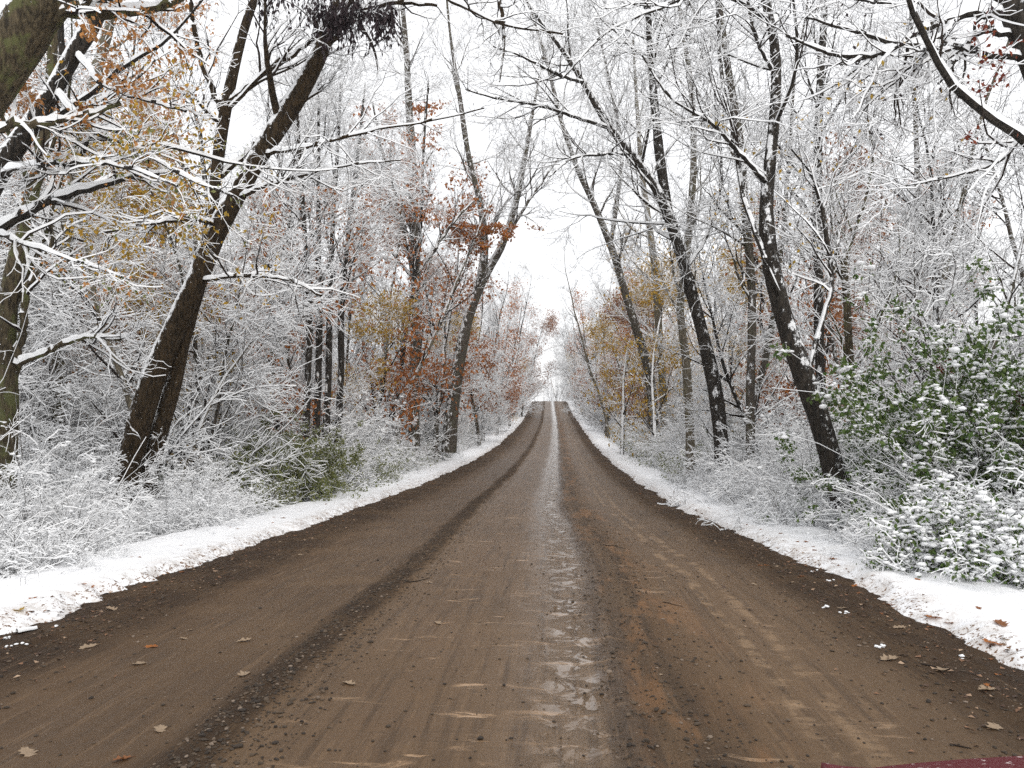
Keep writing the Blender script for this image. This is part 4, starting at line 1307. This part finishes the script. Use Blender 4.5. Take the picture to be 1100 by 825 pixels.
for (px, py, k, sc, lab) in (
    (30, 803, 0, 1.15, 'pale tan oak leaf lying at the bottom left corner of the road'),
    (172, 781, 3, .9, 'cream leaf on the smooth left track at the bottom left of the road'),
    (131, 812, 2, .8, 'half sunken brown leaf on the left track at the bottom'),
    (375, 733, 5, .85, 'pale yellow leaf lying alone in the left centre of the road'),
    (262, 722, 8, 1.0, 'tan leaf just left of the dark ridge of dirt'),
    (150, 708, 0, 1.1, 'light brown oak leaf in the middle of the left track'),
    (95, 691, 3, 1.1, 'pale oak leaf below the left edge dirt'),
    (262, 685, 5, 1.0, 'tan oak leaf on the right part of the left track'),
    (204, 673, 3, .5, 'tiny cream leaf far up the left track'),
    (120, 652, 8, 1.2, 'curled tan leaf in the dark dirt near the left snow'),
    (163, 690, 4, .9, 'rust red leaf on the left track'),
    (470, 667, 5, .9, 'tan leaf right of the dark ridge in the road'),
    (20, 662, 7, 1.2, 'yellow green leaf on the edge of the left snow'),
    (1068, 775, 0, 1.1, 'pale curled leaf at the right edge near the red car'),
    (1012, 716, 3, 1.1, 'tan leaf on the dark dirt of the right edge'),
    (955, 703, 8, 1.2, 'straw coloured leaf in the dirt right of the smooth track'),
    (966, 672, 0, 1.1, 'long tan leaf on the dark dirt below the right snow'),
    (1003, 663, 4, 1.2, 'dark red oak leaf lying on the right snow edge'),
    (1075, 678, 6, 1.5, 'largest brown oak leaf standing in the right snow'),
    (1066, 691, 4, 1.2, 'rust leaf at the foot of the right snow edge'),
    (905, 650, 3, .8, 'small pale leaf beside a lump of snow on the right edge'),
    (1060, 738, 5, .9, 'tan leaf halfway down the right edge litter'),
    (895, 605, 6, 1.0, 'brown leaf on the right snow under the leaning tree')):
    X_, Y_ = ground_at(px, py)
    put_leaf(k, X_, Y_, sc, lab, None)
for i in range(60):
    y = 4.6 + 22 * random.random() ** 1.4; x = -4.15 - .62 + .62 + random.uniform(-.95, .5)
    put_leaf(random.choice((2, 4, 6, 2, 0)), x + float(cen(y)) + .62, y, random.uniform(.35, .85), 'small brown leaf in the litter along the left snow edge', 'leaves along the left snow edge')
for i in range(60):
    y = 4.8 + 20 * random.random() ** 1.4; x = 2.75 + random.uniform(-.5, .85)
    put_leaf(random.choice((2, 4, 6, 2, 0)), x + float(cen(y)) + .62, y, random.uniform(.35, .85), 'small brown leaf in the litter along the right snow edge', 'leaves along the right snow edge')
for i in range(15):
    y = 4.4 + 16 * random.random() ** 1.2; x = random.uniform(-3.2, 2.2)
    put_leaf(random.choice((0, 3, 5, 8, 0)), x + float(cen(y)) + .62, y, random.uniform(.35, .7), 'small faded leaf pressed into the middle of the road', 'small leaves on the middle of the road')

for pr in leaf_protos:
    if not pr[1]: bpy.data.objects.remove(pr[0])

for (a, b, wdt, lab) in (((712, 645), (733, 649), .004, 'short curved twig right of the centre ridge of the road'),
                         ((437, 626), (462, 621), .006, 'dark twig lying across the left rut of the road'),
                         ((1020, 793), (1043, 796), .005, 'thin dark stick just above the red car'),
                         ((990, 709), (1024, 717), .006, 'longer brown stick in the dirt of the right edge'),
                         ((648, 585), (672, 588), .005, 'thin twig lying far up beside the wet track'),
                         ((18, 676), (40, 671), .018, 'snow capped stick on the left edge of the road')):
    x0, y0 = ground_at(*a); x1, y1 = ground_at(*b)
    n = 9; f_ = np.linspace(0, 1, n)
    xs = x0 + (x1 - x0) * f_; ysv = y0 + (y1 - y0) * f_ + .05 * np.sin(f_ * 5) * abs(x1 - x0)
    zs = np.array([max(road_z(i, j), float(ground_z(i, j))) for i, j in zip(xs, ysv)]) + wdt * .9
    m_ = MB()
    cx_, cy_ = float(xs.mean()), float(ysv.mean()); cz_ = float(zs.mean())
    pts = np.stack([xs - cx_, ysv - cy_, zs - cz_], 1)
    m_.tube(pts[None], (wdt * (1 - .5 * f_))[None], 8, .012 if 'snow' in lab else 0, 0, 1)
    o = m_.build('fallen_stick', [M['bark_brown'] if False else M['twig'], M['clump']], smooth=True)
    o.location = (cx_, cy_, cz_)
    tag(o, lab, 'stick')

# lumps of snow that rolled off the verge
r = np.random.default_rng(99)
lp = []
for (px, py) in ((885, 648), (908, 655), (893, 620), (872, 610), (18, 690), (8, 681), (1030, 700), (945, 690), (780, 566), (60, 668)):
    X_, Y_ = ground_at(px, py)
    m_ = MB(); m_.blobs(np.zeros((5, 3)) + r.normal(size=(5, 3)) * [.025, .02, .006], np.full(5, .013), 0, .8, r)
    o = m_.build('snow_lump', [M['clump']], smooth=True)
    o.location = (X_, Y_, max(road_z(X_, Y_), float(ground_z(X_, Y_))) + .004)
    tag(o, 'small lump of snow on the dirt beside the verge', 'snow', 'snow lumps on the road edge')


# ------------------------------------------------------------------ the red car beside the camera
def mat_paint():
    g = NT('red_car_paint')
    co = g.coord()
    n1 = g.noise(co, 60, 4, .7)
    n2 = g.noise(co, 5, 3, .6)
    col = g.mix(g.math('MULTIPLY', g.smooth(n2, .4, .7), .3), (0.095, 0.005, 0.009), (0.11, 0.03, 0.028))
    col = g.mix(g.smooth(n1, .63, .66), col, (0.62, .52, .50))
    g.l(col, g.b.inputs['Base Color'])
    g.b.inputs['Roughness'].default_value = .62
    g.b.inputs['Specular IOR Level'].default_value = .25
    return g.m


def plain(name, c, rough=.5, metal=0, trans=0):
    g = NT(name)
    n1 = g.noise(g.coord(), 30, 3)
    g.l(g.mix(n1, tuple(x * .85 for x in c), tuple(min(1, x * 1.15) for x in c)), g.b.inputs['Base Color'])
    g.b.inputs['Roughness'].default_value = rough
    g.b.inputs['Metallic'].default_value = metal
    g.b.inputs['Transmission Weight'].default_value = trans
    return g.m


M['paint'] = mat_paint()
M['rubber'] = plain('tyre_rubber', (.02, .02, .02), .8)
M['metal'] = plain('wheel_metal', (.5, .5, .52), .35, 1)
M['glass'] = plain('car_glass', (.05, .06, .06), .05, 0, .6)
M['lens'] = plain('lamp_glass', (.7, .72, .75), .1, 0, .5)
M['trim'] = plain('black_trim', (.015, .015, .016), .5)


def loft(sections, parent, name, mat, smooth=True):
    """sections: list of (y, list of (x,z)) open or closed loops of equal length"""
    m_ = MB()
    n = len(sections[0][1])
    V = np.array([[(x_, yy, z_) for x_, z_ in loop] for yy, loop in sections]).reshape(-1, 3)
    q = []
    for i in range(len(sections) - 1):
        for j in range(n):
            k = (j + 1) % n
            q.append([i * n + j, i * n + k, (i + 1) * n + k, (i + 1) * n + j])
    V = np.vstack([V, V[:n].mean(0), V[-n:].mean(0)])
    c0, c1 = len(V) - 2, len(V) - 1
    t = [[j, c0, (j + 1) % n] for j in range(n)] + [[(len(sections) - 1) * n + j, (len(sections) - 1) * n + (j + 1) % n, c1] for j in range(n)]
    m_.add(V, q, 0, t, 0)
    return m_.build(name, [mat], parent, smooth)


def sec(hw, zb, zt, crown=.05, e=5.0, n=40):
    out = []
    for k in range(n):
        a = 2 * math.pi * k / n
        c_, s_ = math.cos(a), math.sin(a)
        x_ = math.copysign(abs(c_) ** (2 / e), c_) * hw
        z_ = (zb + zt) / 2 + math.copysign(abs(s_) ** (2 / e), s_) * (zt - zb) / 2
        if s_ > 0: z_ += crown * (1 - (x_ / hw) ** 2) - crown
        out.append((x_, z_))
    return out


CARX, CARY = 1.19, 1.65
car = empty('parked_car', (CARX, CARY, 0), 'dark red car with road grime whose bonnet edge shows at the bottom right corner', 'car')
bs = []
for (yy, hw, zb, zt, cr) in ((0.06, .45, .42, .70, .03), (0.03, .62, .34, .80, .04), (-.04, .74, .28, .87, .045), (-.14, .82, .24, .905, .05), (-.30, .87, .22, .935, .05), (-.6, .90, .20, .97, .05), (-1.0, .91, .20, 1.0, .05),
                          (-1.3, .915, .20, 1.01, .03), (-2.2, .92, .20, 1.0, .02), (-3.2, .915, .20, 1.0, .02), (-3.7, .90, .22, 1.0, .03), (-4.1, .84, .26, .96, .04), (-4.3, .74, .34, .86, .04), (-4.36, .55, .42, .74, .03)):
    bs.append((yy, sec(hw, zb, zt, cr)))
loft(bs, car, 'body', M['paint'])
gs = [(yy, sec(hw, .93, zt, .04, 4)) for (yy, hw, zt) in ((-1.12, .72, .99), (-1.5, .70, 1.22), (-1.85, .67, 1.40), (-2.3, .65, 1.46), (-3.0, .64, 1.44), (-3.5, .66, 1.28), (-3.85, .70, 1.02))]
cab = loft(gs, car, 'windows', M['glass'])
rs = [(yy, sec(hw, zt - .05, zt + .012, .04, 4)) for (yy, hw, zt) in ((-1.82, .66, 1.40), (-2.3, .655, 1.465), (-3.0, .645, 1.445), (-3.42, .65, 1.33))]
loft(rs, car, 'roof', M['paint'])
for sx in (-1, 1):
    m_ = MB(); m_.blobs(np.array([[0., 0, 0]]), np.array([.001]), 0, 1)
    # headlamp: flattened lens bulging from the corner
    n1_, n2_ = 14, 8
    V = []
    for i in range(n2_ + 1):
        ph = math.pi * i / n2_
        for j in range(n1_):
            th_ = 2 * math.pi * j / n1_
            V.append((sx * .66 + math.sin(ph) * math.cos(th_) * .16, -.045 - abs(math.sin(ph) * math.cos(th_)) * .05 + math.sin(ph) * math.sin(th_) * .0 + math.cos(ph) * .07, .68 + math.sin(ph) * math.sin(th_) * .075))
    q = [[i * n1_ + j, i * n1_ + (j + 1) % n1_, (i + 1) * n1_ + (j + 1) % n1_, (i + 1) * n1_ + j] for i in range(n2_) for j in range(n1_)]
    m_ = MB(); m_.add(V, q); m_.build('headlight', [M['lens']], car, True)
    for wy in (-.85, -3.45):
        def ringmesh(prof_, name, mat, par):
            mm = MB(); n_ = 28
            V = [(sx * .86 + sx * a_, wy + math.cos(2 * math.pi * j / n_) * b_, .32 + math.sin(2 * math.pi * j / n_) * b_) for a_, b_ in prof_ for j in range(n_)]
            q = [[i * n_ + j, i * n_ + (j + 1) % n_, (i + 1) * n_ + (j + 1) % n_, (i + 1) * n_ + j] for i in range(len(prof_) - 1) for j in range(n_)]
            mm.add(V, q); return mm.build(name, [mat], par, True)
        wh = ringmesh([(-.16, .19), (-.16, .29), (-.12, .32), (.04, .32), (.075, .29), (.07, .20), (.03, .19)], 'tyre', M['rubber'], car)
        ringmesh([(.035, .195), (.02, .17), (.035, .05), (.05, .001)], 'rim', M['metal'], wh)
    mir = MB(); mir.blobs(np.array([[sx * .98, -1.5, 1.03]]), np.array([.085]), 0, .8, np.random.default_rng(3)); mir.build('mirror', [M['paint']], car, True)
# bonnet: its own panel a few millimetres proud of the body, with snow crumbs along the front lip
bo = []
for (yy, hw, zt, cr) in ((-.10, .66, .895, .045), (-.13, .72, .915, .05), (-.30, .76, .942, .05), (-.6, .78, .976, .05), (-1.0, .78, 1.006, .05), (-1.14, .77, 1.012, .045)):
    bo.append((yy, sec(hw, zt - .04, zt + .004, cr, 5, 36)))
loft(bo, car, 'bonnet', M['paint'])

# ------------------------------------------------------------------ haze
hz = MB()
X0, X1, Y0_, Y1, Z0, Z1 = -330., 330., -60., 345., -8., 34.
hv = [(x_, y_, z_) for z_ in (Z0, Z1) for y_ in (Y0_, Y1) for x_ in (X0, X1)]
hz.add(hv, [[0, 2, 3, 1], [4, 5, 7, 6], [0, 1, 5, 4], [2, 6, 7, 3], [0, 4, 6, 2], [1, 3, 7, 5]])
hm = bpy.data.materials.new('haze_air'); hm.use_nodes = True
ht = hm.node_tree; ht.nodes.clear()
pv = ht.nodes.new('ShaderNodeVolumePrincipled')
pv.inputs['Color'].default_value = (.97, .98, 1, 1)
pv.inputs['Density'].default_value = 0.0006
pv.inputs['Anisotropy'].default_value = 0.2
ho = ht.nodes.new('ShaderNodeOutputMaterial')
ht.links.new(pv.outputs[0], ho.inputs['Volume'])
HAZE = True
if HAZE:
    tag(hz.build('haze', [hm]), 'thin pale snow haze that whitens the far end of the road', 'haze', kind='stuff')
